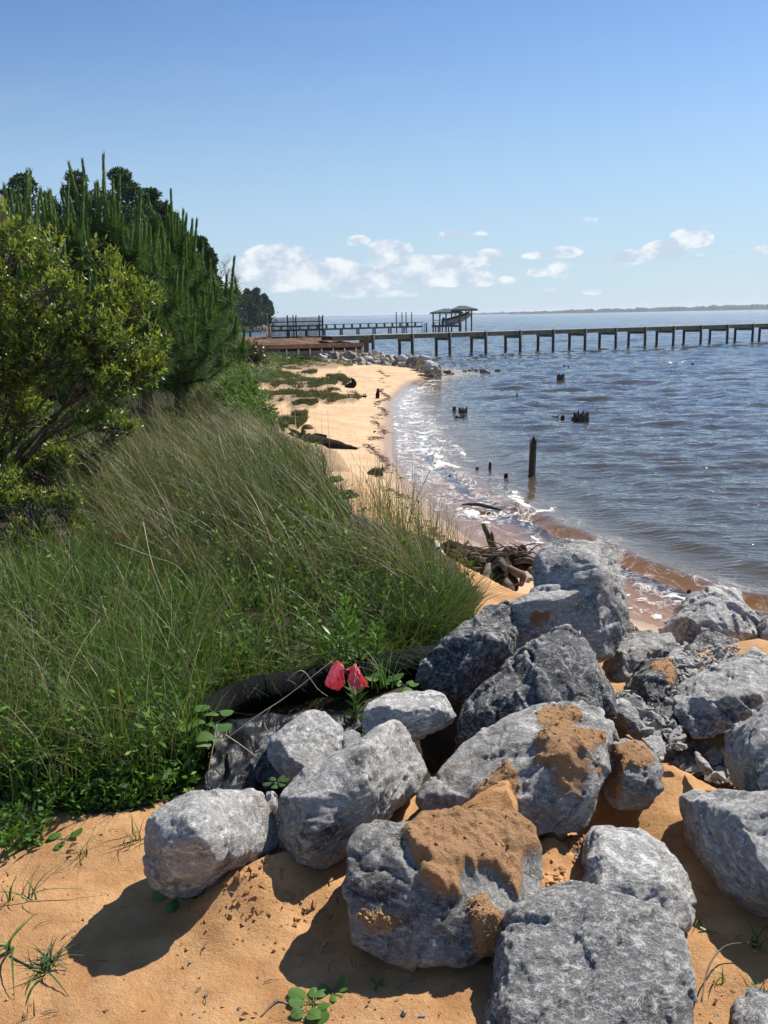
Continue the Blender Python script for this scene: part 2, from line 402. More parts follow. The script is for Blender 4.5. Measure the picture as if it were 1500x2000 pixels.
# foam: lacy lines and clots where the swash runs, plus painted white sparkles
wv = N.noise(N.mapping(co, (1, .62, 1), (0, 0, -.4)), 1.6, 5, .6, 1.1)
ab = N.math('ABSOLUTE', N.math('SUBTRACT', wv, .5))
ln = N.maprange(ab, .022, .004)
wv2 = N.noise(N.mapping(co, (1, .55, 1), (0, 0, -.5), (4, 2, 0)), 3.1, 6, .65, .8)
ln2 = N.maprange(N.math('ABSOLUTE', N.math('SUBTRACT', wv2, .5)), .022, .004)
sw = N.math('MULTIPLY', N.maprange(dd, .02, .25), N.maprange(dd, 2.3, 1.2))
lace = N.noise(N.mapping(co, (1.5, .8, 1), (0, 0, -.25)), 2.1, 6, .62, .9)
clot = N.maprange(N.math('ADD', fo, N.math('MULTIPLY', N.math('SUBTRACT', lace, .5), 1.9)), .44, .56)
lac2 = N.noise(N.mapping(co, (1.2, .6, 1), (0, 0, -.3)), 2.0, 3, .5, .8)
lcl = N.math('MULTIPLY', N.maprange(N.math('ABSOLUTE', N.math('SUBTRACT', lac2, .5)), .018, .006), N.maprange(fo, .12, .34))
clot = N.math('MAXIMUM', clot, N.math('MULTIPLY', lcl, .8))
patch = N.maprange(N.noise(co, .8, 3), .42, .60)
lines = N.math('MULTIPLY', N.math('MAXIMUM', ln, N.math('MULTIPLY', ln2, .75)), N.math('MULTIPLY', sw, N.math('ADD', N.math('MULTIPLY', patch, .5), fo)))
hole = N.maprange(N.noise(co, 22, 3, .6), .34, .46)
fm = N.math('MULTIPLY', N.math('MAXIMUM', lines, clot), hole)
sparkle = N.math('MULTIPLY', N.maprange(N.noise(N.mapping(co, (1, .5, 1)), 11, 2, .5), .765, .785), N.math('MULTIPLY', N.maprange(dd, 30, 3), N.maprange(N.noise(co, .35, 2), .5, .62)))  # water sparkle painted as white dots, added to the foam mask
fm = N.math('MINIMUM', N.math('MAXIMUM', fm, sparkle), 1.0)
fd = N.n('ShaderNodeBsdfDiffuse', inp={'Color': (.80, .77, .72, 1)}).outputs[0]
sh = N.n('ShaderNodeMixShader', inp={0: N.math('MULTIPLY', fm, .93), 1: sh, 2: fd}).outputs[0]
N.out(sh); MAT['water'] = m
# ================================================================== ground
SHORE = [(40, -12), (14, 2.2), (8, 5.2), (5.2, 6.6), (3.43, 7.49), (2.76, 8.0), (2.41, 8.4), (1.95, 9.6), (1.55, 10.7), (1.15, 11.7), (.75, 13.5), (.38, 16.7), (.2, 19), (.22, 21.7), (.28, 25), (.31, 29), (.45, 32.6),
         (1.0, 38), (1.5, 41.4), (2.6, 44.0), (3.4, 46.5), (2.9, 49.5), (1.6, 54), (0, 60), (-.6, 64.5), (-4, 71), (-9, 78), (-30, 84), (-90, 92), (-160, 150), (-130, 240), (-70, 285), (-48, 300), (-45, 312), (-60, 330), (-400, 420), (-3000, 1500)]
FOOT = [(40, -16), (12, .8), (6, 4.3), (3.2, 5.6), (1.8, 6.0), (1.05, 6.5), (.75, 7.4), (.42, 8.8), (.15, 10.6), (-.5, 12.0), (-.85, 13.2), (-1.5, 15.8), (-2.1, 18), (-2.6, 20.8), (-3.3, 25), (-4.3, 31), (-5.5, 36), (-7.5, 42), (-9, 50), (-10.5, 58), (-14, 64), (-30, 72), (-90, 84), (-170, 150), (-150, 260), (-90, 305), (-100, 340), (-400, 440), (-3000, 1540)]
BUMPS = [((835, 1500), 1.3, .20, -.34), ((880, 1440), 1.3, .20, -.30), ((700, 1620), 1.33, .10, -.10), ((1400, 1500), 1.3, .25, -.10), ((1250, 1640), 1.3, .22, -.07), ((1180, 1600), 1.3, .14, -.07), ((490, 1765), 1.36, .16, .075), ((570, 1735), 1.36, .12, .06), ((420, 1820), 1.36, .15, .03), ((1085, 1700), 1.3, .10, .05), ((1330, 1520), 1.3, .16, .05), ((1250, 1530), 1.3, .14, .03), ((1490, 1265), 1.3, .22, .08), ((1060, 1770), 1.3, .10, .03),
         ((1410, 1880), 1.35, .20, .03), ((330, 1790), 1.38, .12, -.02), ((650, 1800), 1.36, .13, -.03), ((200, 1640), 1.38, .25, .02), ((520, 1420), 1.3, .45, -.12), ((700, 1330), 1.3, .3, -.06)]
def ground(x, y, detail=True):
    x = np.asarray(x, float); y = np.asarray(y, float)
    s = -pldist(x, y, SHORE) * -1.0      # >0 on land (left of travel)
    e = pldist(x, y, FOOT)
    zb = np.where(s > 0, .30*(1-np.exp(-s/1.8))*1.25, -.05*np.abs(s)**1.0)
    zb = np.maximum(zb, -2.2)
    wdt = 0.75 + 1.1*sst(x, .3, 1.6)*sst(y, 9.0, 7.2) + 3*sst(y, 26, 40)
    wob = fbm2(x, y, .9, 3, 5)*.22*sst(y, 7.5, 9)
    r = sst(e+wob, 0, wdt)
    top = 1.38 - .07*sst(x, .2, .8) + .25*sst(-x, 3, 9) + .12*fbm2(x, y, .35, 3, 9)*sst(y, 4, 8)
    top = np.where(y > 60, np.minimum(top, 1.1), top)
    z = zb*(1-r) + top*r
    # scattered turf terraces on the far beach
    if detail:
        for (px, py), z0, R_, h_ in BUMPS:
            p = onz(px, py, z0); z = z + h_*np.exp(-((x-p.x)**2+(y-p.y)**2)/(R_*R_)*1.6)
        near = sst(np.hypot(x, y-2.5), 9, 3)
        land = sst(s, .3, 1.2); p_ = onz(520, 1770, 1.36); cr = np.exp(-((x-p_.x)**2+(y-p_.y)**2)/.05)+.25; p_ = onz(1080, 1720, 1.33); cr = cr+np.exp(-((x-p_.x)**2+(y-p_.y)**2)/.04); p_ = onz(1330, 1520, 1.33); cr = cr+np.exp(-((x-p_.x)**2+(y-p_.y)**2)/.05)
        z = z + near*land*np.minimum(cr, 1)*(.020*(1-np.abs(fbm2(x, y, 9, 4, 25))*3).clip(0, 1)*.6 + .012*fbm2(x, y, 26, 3, 26))
        z = z + near*land*(.026*fbm2(x, y, 3.1, 4, 21) + .009*fbm2(x, y, 17, 4, 22)*sst(np.abs(fbm2(x, y, 2.0, 2, 23)), .0, .3) )
        z = z + (.03*fbm2(x, y, 1.1, 4, 31) + .008*fbm2(x, y, 7, 3, 32))*land*(1-near)
    return z, s, e, r
def gz(x, y):
    return float(ground(np.array([x]), np.array([y]))[0][0])
def onground(px, py, lift=0.0):
    z = 1.0
    for i in range(24):
        p = onz(px, py, z); zz = gz(p.x, p.y)+lift
        z = z*.5+zz*.5
    return onz(px, py, z)
def sgrid(c, a, lo, hi, n):
    t = np.linspace(math.asinh((lo-c)/a), math.asinh((hi-c)/a), n); return c + a*np.sinh(t)
def gridmesh(xs, ys):
    X, Y = np.meshgrid(xs, ys); nx = len(xs); ny = len(ys)
    i = np.arange(nx*ny).reshape(ny, nx); q = np.stack([i[:-1, :-1], i[:-1, 1:], i[1:, 1:], i[1:, :-1]], -1).reshape(-1, 4)
    return X.ravel(), Y.ravel(), q
xs = sgrid(.1, .9, -4000, 4000, 760); ys = sgrid(2.2, 1.1, -14, 9000, 860)
X, Y, Q = gridmesh(xs, ys)
Z, S, E_, R_ = ground(X, Y)
wet = sst(S + .12*fbm2(X, Y, 1.5, 3, 3), .55, .05) * (Y > 5)
soilA = .45*sst(E_ + .25*fbm2(X, Y, 1.2, 3, 8), .1, .5)
# vegetated part of the bank only: sand in front (camera side) and around the rocks stays sand
VEGP = [(-200, 1640), (-200, 300), (480, 300), (470, 690), (540, 700), (610, 730), (560, 800), (545, 840), (600, 920), (650, 990), (790, 1040), (880, 1075), (945, 1170), (900, 1225), (840, 1265), (820, 1300), (560, 1400), (400, 1440), (390, 1530), (250, 1590), (60, 1575)]
PX, PY = project(np.stack([X, Y, Z], -1))
inveg = inpoly(PX + 18*fbm2(X, Y, 4, 3, 44), PY + 14*fbm2(X, Y, 4, 3, 45), VEGP) & (Y > .5)
soil = np.where(Y < 9, inveg.astype(float), np.maximum(soilA, inveg*sst(E_, -.1, .1)))
turfP = [[(500, 790), (515, 768), (600, 768), (690, 772), (706, 780), (690, 790), (620, 786), (560, 790)], [(470, 745), (560, 742), (660, 744), (650, 760), (600, 762), (520, 755)], [(480, 728), (560, 728), (620, 733), (590, 742), (500, 740)],
         [(540, 818), (590, 812), (600, 826), (580, 842), (545, 840)], [(565, 792), (640, 792), (600, 802), (570, 802)], [(560, 700), (680, 700), (690, 715), (600, 725), (540, 715)], [(640, 738), (690, 742), (680, 752), (620, 750)]]
turfm = np.zeros_like(X, bool); wx = 9*fbm2(X, Y, 2.2, 3, 54); wy = 5*fbm2(X, Y, 2.2, 3, 55)
for P_ in turfP: turfm |= inpoly(PX+wx, PY+wy, P_) & (Y > 9) & (Y < 70)
soil = np.maximum(soil, turfm*.55); soil = np.maximum(soil, inpoly(PX, PY, [(390,1400),(560,1330),(900,1280),(930,1400),(870,1500),(820,1560),(700,1500),(560,1500),(450,1545)])*(Y < 5)*1.0)  # last polygon: shade among boulders and below the tube, painted as dark soil
Z = Z + turfm*.10
Z = Z + np.where(np.hypot(X, Y) > 600, 0, 0)
# darker eroded soil exposed on the scarp
beach = sst(Y, 5.5, 8.5)*(1-sst(R_, .5, .9)*sst(Y, 10, 6))
g_ = mesh_obj('ground', np.stack([X, Y, Z], -1), Q, MAT['ground'], None, (0, 0, 0), True, {'wet': wet, 'soil': np.clip(soil, 0, 1), 'beach': beach})
tag(g_, kind='structure')
# ================================================================== water
xs = sgrid(3.2, 3.6, -6000, 9000, 620); ys = sgrid(12.5, 4.2, 3.0, 12000, 1150)
X, Y, Q = gridmesh(xs, ys)
S = pldist(X, Y, SHORE); D = -S
D = np.where(Y > 75, np.maximum(D, 0), D)
amp = sst(D, .8, 5.0)
def wave(x, y, kx, ky, sd, sc): return fbm(np.stack([x*kx, y*ky, np.zeros_like(x)+sd], -1)*sc, 3, sd)
wz = .080*wave(X, Y, .55, 1.5, 3, 1.0) + .055*wave(X+.35*Y, Y-.2*X, .8, 2.2, 5, 1.5) + .030*wave(X, Y, 1.1, 2.6, 6, 2.4)
wz = (np.abs(wz/.06)**1.0)*np.sign(wz)*.06
wz = wz*(1+.9*sst(Y, 14, 40))
Z = wz*amp
nzz = fbm2(X, Y, .55, 3, 12)
def ridge(dc, wd, h, x0, x1, ph=0):
    dd_ = D - dc - .28*nzz
    prof = np.where(dd_ > 0, np.exp(-(dd_/(wd*1.7))**2), np.exp(-(dd_/(wd*.75))**2))
    return h*prof*sst(Y, x0, x0-.01 if False else x0+1.2)*sst(Y, x1, x1-1.5)
Z = Z + ridge(1.35, .20, .085, 4.0, 15.2) + ridge(2.6, .32, .05, 4, 22) + ridge(1.0, .14, .035, 14.5, 24) + ridge(4.2, .5, .04, 5, 30)
Z = Z + .004*sst(D, .1, .8)
# foam and painted glitter density: where the swash is white in the photograph
foam = np.zeros_like(X)
def foamseg(pts, wpx, v):
    global foam
    P3 = [onz(a, b, .01) for a, b in pts]
    dd_ = np.abs(pldist(X, Y, [(p.x, p.y) for p in P3])); dist = math.hypot(P3[0].x, P3[0].y)
    foam = np.maximum(foam, v*np.exp(-(dd_/(wpx*dist/F))**2))
foamseg([(850, 742), (825, 755), (800, 775), (790, 800)], 20, .42); foamseg([(785, 760), (770, 775), (765, 790)], 8, .4)
foamseg([(800, 790), (820, 820), (830, 850), (840, 880)], 34, .36); foamseg([(775, 875), (800, 880), (830, 876)], 7, .6)
foamseg([(830, 880), (850, 890), (860, 905), (845, 915)], 14, .62); foamseg([(860, 905), (890, 912), (925, 920)], 6, .6); foamseg([(790, 820), (790, 860), (800, 900)], 12, .35)
foamseg([(870, 860), (900, 880), (920, 900)], 12, .42); foamseg([(860, 950), (880, 965), (920, 980)], 5, .5)
foamseg([(915, 990), (955, 996), (1000, 1002), (1040, 1012), (1075, 1000), (1080, 990)], 6, .85); foamseg([(915, 993), (930, 1005), (965, 1010), (945, 1022)], 4, .75)
foamseg([(1000, 960), (1015, 985), (1035, 1005)], 14, .62); foamseg([(1025, 1015), (1040, 1035), (1050, 1060)], 13, .48); foamseg([(875, 920), (940, 960), (990, 1010)], 26, .30)  # breaker foam, with its glitter painted in as foam white
foamseg([(1228, 1185), (1262, 1192), (1300, 1210), (1320, 1212)], 6, .9); foamseg([(1225, 1160), (1262, 1172), (1290, 1180)], 6, .62); foamseg([(1290, 1160), (1330, 1175), (1345, 1185)], 7, .62); foamseg([(1215, 1130), (1270, 1148), (1330, 1165)], 18, .38)
foamseg([(1225, 708), (1245, 707)], 3, .8); foamseg([(1270, 709), (1310, 709)], 3, .8); foamseg([(1330, 708), (1370, 706)], 4, .7)
foamseg([(910, 725), (940, 733)], 3, .6); foamseg([(895, 822), (920, 800)], 3, .3); foamseg([(770, 800), (772, 860), (790, 920), (850, 995)], 5, .42)
foam = np.maximum(foam, sst(D, .10, .35)*sst(D, 1.7, 1.0)*np.where(Y > 13, .33, .12)*sst(Y, 60, 48)*sst(Y, 3, 5)*(.8+.5*fbm2(X, Y, .6, 2, 91)))
wat = mesh_obj('water', np.stack([X, Y, Z], -1), Q, MAT['water'], None, (0, 0, 0), True, {'d': np.clip(D, 0, 500), 'foam': foam})
tag(wat, kind='structure')
# ================================================================== boulders
CRUMB = []
def hullverts(spec):
    out = []
    for hp in spec['hulls']:
        o = hp['o']; Yb, Yt = hp.get('Yb', spec['Yb']), hp.get('Yt', spec['Yt']); D = hp.get('D', spec['D'])
        ys_ = [p[1] for p in o]; y0, y1 = min(ys_), max(ys_); pts = []
        for p in o:
            ey, eY = spec.get('e', ((y0+y1)/2, (Yb+Yt)/2)); Yv = p[2] if len(p) > 2 else float(np.interp(p[1], (y0, ey, y1), (Yt, eY, Yb)))
            pts.append(aty(p[0], p[1], Yv))
        n = len(pts); c = sum(pts, Vector())/n; back = []
        for q in pts:
            b = q.lerp(c, .22); b = b + Vector((0, D, -D*.45)); back.append(b)
        low = [q.lerp(c, .1)+Vector((0, .04, -.05)) for q in pts if q.z < c.z]
        pts += back + low + [aty(*p) for p in hp.get('i', [])]
        out.append(pts)
    return out
def make_rock(spec, idx):
    bm = bmesh.new()
    for pts in hullverts(spec):
        vsx = [bm.verts.new(p) for p in pts]
        r = bmesh.ops.convex_hull(bm, input=vsx)
        junk = [e for e in r['geom_interior'] + r['geom_unused'] if isinstance(e, bmesh.types.BMVert)]
        bmesh.ops.delete(bm, geom=list(set(junk)), context='VERTS')
    me = bpy.data.meshes.new('tmp'); bm.to_mesh(me); bm.free()
    o = bpy.data.objects.new('tmp', me); COL.objects.link(o)
    size = max((max(v.co[k] for v in me.vertices)-min(v.co[k] for v in me.vertices)) for k in range(3))
    vs_ = spec.get('vox', max(.006, size/95))
    md = o.modifiers.new('r', 'REMESH'); md.mode = 'VOXEL'; md.voxel_size = vs_; md.adaptivity = 0
    dg = bpy.context.evaluated_depsgraph_get(); ev = o.evaluated_get(dg); m2 = ev.to_mesh()
    n = len(m2.vertices); V = np.empty(n*3, np.float32); m2.vertices.foreach_get('co', V); V = V.reshape(-1, 3).astype(float)
    nf = len(m2.polygons); lt = np.empty(nf, np.int32); m2.polygons.foreach_get('loop_total', lt)
    li = np.empty(lt.sum(), np.int32); m2.loops.foreach_get('vertex_index', li)
    ed = np.empty(len(m2.edges)*2, np.int32); m2.edges.foreach_get('vertices', ed); ed = ed.reshape(-1, 2)
    Q = li.reshape(-1, 4) if (lt == 4).all() else None
    if Q is None:
        Fl = []; k = 0
        for t in lt: Fl.append(tuple(li[k:k+t])); k += t
    ev.to_mesh_clear(); bpy.data.objects.remove(o); bpy.data.meshes.remove(me)
    def smooth(V, it):
        for _ in range(it):
            A = np.zeros_like(V); c = np.zeros(n)
            np.add.at(A, ed[:, 0], V[ed[:, 1]]); np.add.at(A, ed[:, 1], V[ed[:, 0]])
            np.add.at(c, ed[:, 0], 1); np.add.at(c, ed[:, 1], 1); V = V*.5 + .5*A/np.maximum(c, 1)[:, None]
        return V
    def normals(V):
        q = Q if Q is not None else np.array([f[:3]+f[:1] for f in Fl])
        a = V[q[:, 0]]; fn = np.cross(V[q[:, 1]]-a, V[q[:, 2]]-a) + np.cross(V[q[:, 2]]-a, V[q[:, 3]]-a)
        Nn = np.zeros_like(V)
        for k in range(4): np.add.at(Nn, q[:, k], fn)
        return Nn/np.maximum(np.linalg.norm(Nn, axis=1), 1e-12)[:, None]
    V = smooth(V, spec.get('sm', 1)); Nn = normals(V); sd = 100+idx*13; sc = 1/size
    rg = spec.get('rough', 1.0)
    # chipped facets: stepped low frequency noise, then layered ridges, then grain
    wq = fbm(V*sc*2.3, 3, sd)
    st = V*sc*np.array([1, 1, 1]); ax = np.array([math.sin(idx*2.1), math.cos(idx*1.7)*.6, .9+.3*math.sin(idx)]); ax /= np.linalg.norm(ax)
    along = (V@ax)[:, None]*ax; lay = (V-along)*sc*3.0 + along*sc*11.0
    # worley-like chipped planes: max of tilted random planes per cell
    cell = fbm(V*sc*4.5+7, 1, sd+3)
    step = np.floor(wq*7+cell*1.1)/7
    fstep = fbm(V*sc*6.5, 3, sd+8); ridgy = 1-np.abs(fbm(lay, 4, sd+5, .55))*2.4
    rk = np.random.default_rng(sd); V = V + Nn*(size*(.013*wq+.009*step+.005))[:, None]
    for k in range(spec.get('cuts', 16)):      # flat fracture planes knocked off the corners
        nv = rk.normal(size=3); nv /= np.linalg.norm(nv); pr = V@nv; d_ = pr.max()-size*rk.uniform(.002, .020); V = V - nv*(np.clip(pr-d_, 0, None)*.96)[:, None]
    for k in range(spec.get('fcuts', 11)):     # broad fracture faces on the exposed side
        nv = np.array([0, -.62, .55])+rk.normal(size=3)*.42; nv /= np.linalg.norm(nv); pr = V@nv; d_ = pr.max()-size*rk.uniform(.010, .050); V = V - nv*(np.clip(pr-d_, 0, None)*.97)[:, None]
    Nn = normals(V); wq2 = fbm(V*sc*5+3, 3, sd+31); st2 = np.floor(wq2*6)/6
    dsp = size*(.012*st2 + .0075*rg*ridgy + .005*rg*fstep + .0048*rg*fbm(V*sc*19, 3, sd+9) + .0030*rg*fbm(V*sc*48, 2, sd+11))
    # bedding ledges: a saw-tooth across the beds, broken up by noise, and a few open cracks
    tt = (V@ax)*sc*rk.uniform(5, 8) + 1.1*fbm(V*sc*2.2+5, 3, sd+41); saw = tt-np.floor(tt); mk = sst(fbm(V*sc*2.6+9, 2, sd+43), -.15, .30)
    ax2 = np.cross(ax, [.3, .8, .5]); ax2 /= np.linalg.norm(ax2); t2 = (V@ax2)*sc*rk.uniform(4, 6) + .9*fbm(V*sc*3+1, 3, sd+45); saw2 = t2-np.floor(t2); mk2 = sst(fbm(V*sc*2.1+2, 2, sd+47), -.05, .35)
    led = spec.get('ledge', 1.0); dsp = dsp + size*led*(.020*(saw-.5)*mk + .018*(saw2-.5)*mk2) - size*.013*np.exp(-(fbm(V*sc*2.9, 3, sd+49)/.018)**2)
    V = V + Nn*(dsp-size*.003)[:, None]
    # shattered faces: every cell of the surface is its own tilted plane
    tone = np.zeros(n); Wp = V + size*.05*np.stack([fbm(V*sc*4, 2, sd+61), fbm(V*sc*4, 2, sd+62), fbm(V*sc*4, 2, sd+63)], -1)
    for cn, tl, hh_ in ((15, .075, .0035), (60, .085, .0018)):
        sdv = V[rk.choice(n, cn, replace=False)]; best = np.full(n, 1e9); bi = np.zeros(n, int)
        for q in range(cn):
            d2 = ((Wp-sdv[q])**2).sum(1); m_ = d2 < best; best = np.where(m_, d2, best); bi = np.where(m_, q, bi)
        g_ = rk.normal(size=(cn, 3))*tl*spec.get('shat', 1.0); h_ = rk.uniform(-1, 1, cn)*hh_*size*spec.get('shat', 1.0); tn = rk.random(cn)
        dd3 = ((V-sdv[bi])*g_[bi]).sum(1)+h_[bi]; V = V + Nn*np.clip(dd3, -size*.014, size*.014)[:, None]; tone += tn[bi]*(.6 if cn == 16 else .4)
    V = smooth(V, 1)
    if spec.get('grain'): V = V + Nn*(.0050*fbm(V*42, 3, sd+20, .6) + .0030*fbm(V*95, 2, sd+22))[:, None]
    Nn = normals(V); sand = np.zeros(n)
    px, py = project(V)
    jx = px + 9*fbm(V*22, 3, 61); jy = py + 9*fbm(V*22, 3, 62)
    for P_, th in spec.get('sand', []):
        front = (Nn@np.array([0, -.8, .62])) > -.05
        inside = inpoly(jx, jy, P_) & front
        sand_s = inside.astype(float); mask = None
        for _ in range(spec.get('ss', 14)):
            A = np.zeros(n); c = np.zeros(n); np.add.at(A, ed[:, 0], sand_s[ed[:, 1]]); np.add.at(A, ed[:, 1], sand_s[ed[:, 0]]); np.add.at(c, ed[:, 0], 1); np.add.at(c, ed[:, 1], 1)
            sand_s = .5*sand_s+.5*A/np.maximum(c, 1)
            if _ == 7: mask = sand_s.copy()
        lump = .80+.42*np.abs(fbm(V*11, 2, 63, .5))*1.8 + .24*fbm(V*48, 3, 64, .65)
        V = V + (np.array([0, -.25, .95])*(sand_s*th*lump)[:, None])
        sand = np.maximum(sand, mask)
        if th > .003:
            cand_ = np.where((mask > .06) & (Nn[:, 2] > -.2))[0]; k_ = rng.choice(cand_, min(len(cand_), 150), replace=False)
            for q_ in k_: CRUMB.append((tuple(V[q_]+np.array([0, 0, .001])), .0015+.0085*rng.random()**2.5))
    rust = np.zeros(n)
    for P_ in spec.get('rust', []): rust = np.maximum(rust, inpoly(jx, jy, P_)*.75)
    if spec.get('dust'): sand = np.maximum(sand, spec['dust']*sst(Nn[:, 2], .35, .95)*(.5+.6*fbm(V*9, 4, 71)))
    low = sst(V[:, 2], V[:, 2].min()+size*.22, V[:, 2].min()); sand = np.maximum(sand, low*.28)
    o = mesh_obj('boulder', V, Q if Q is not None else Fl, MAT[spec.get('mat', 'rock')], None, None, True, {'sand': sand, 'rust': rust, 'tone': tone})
    tag(o, spec['label'], 'boulder', 'boulders heaped on the sandy bank'); return o

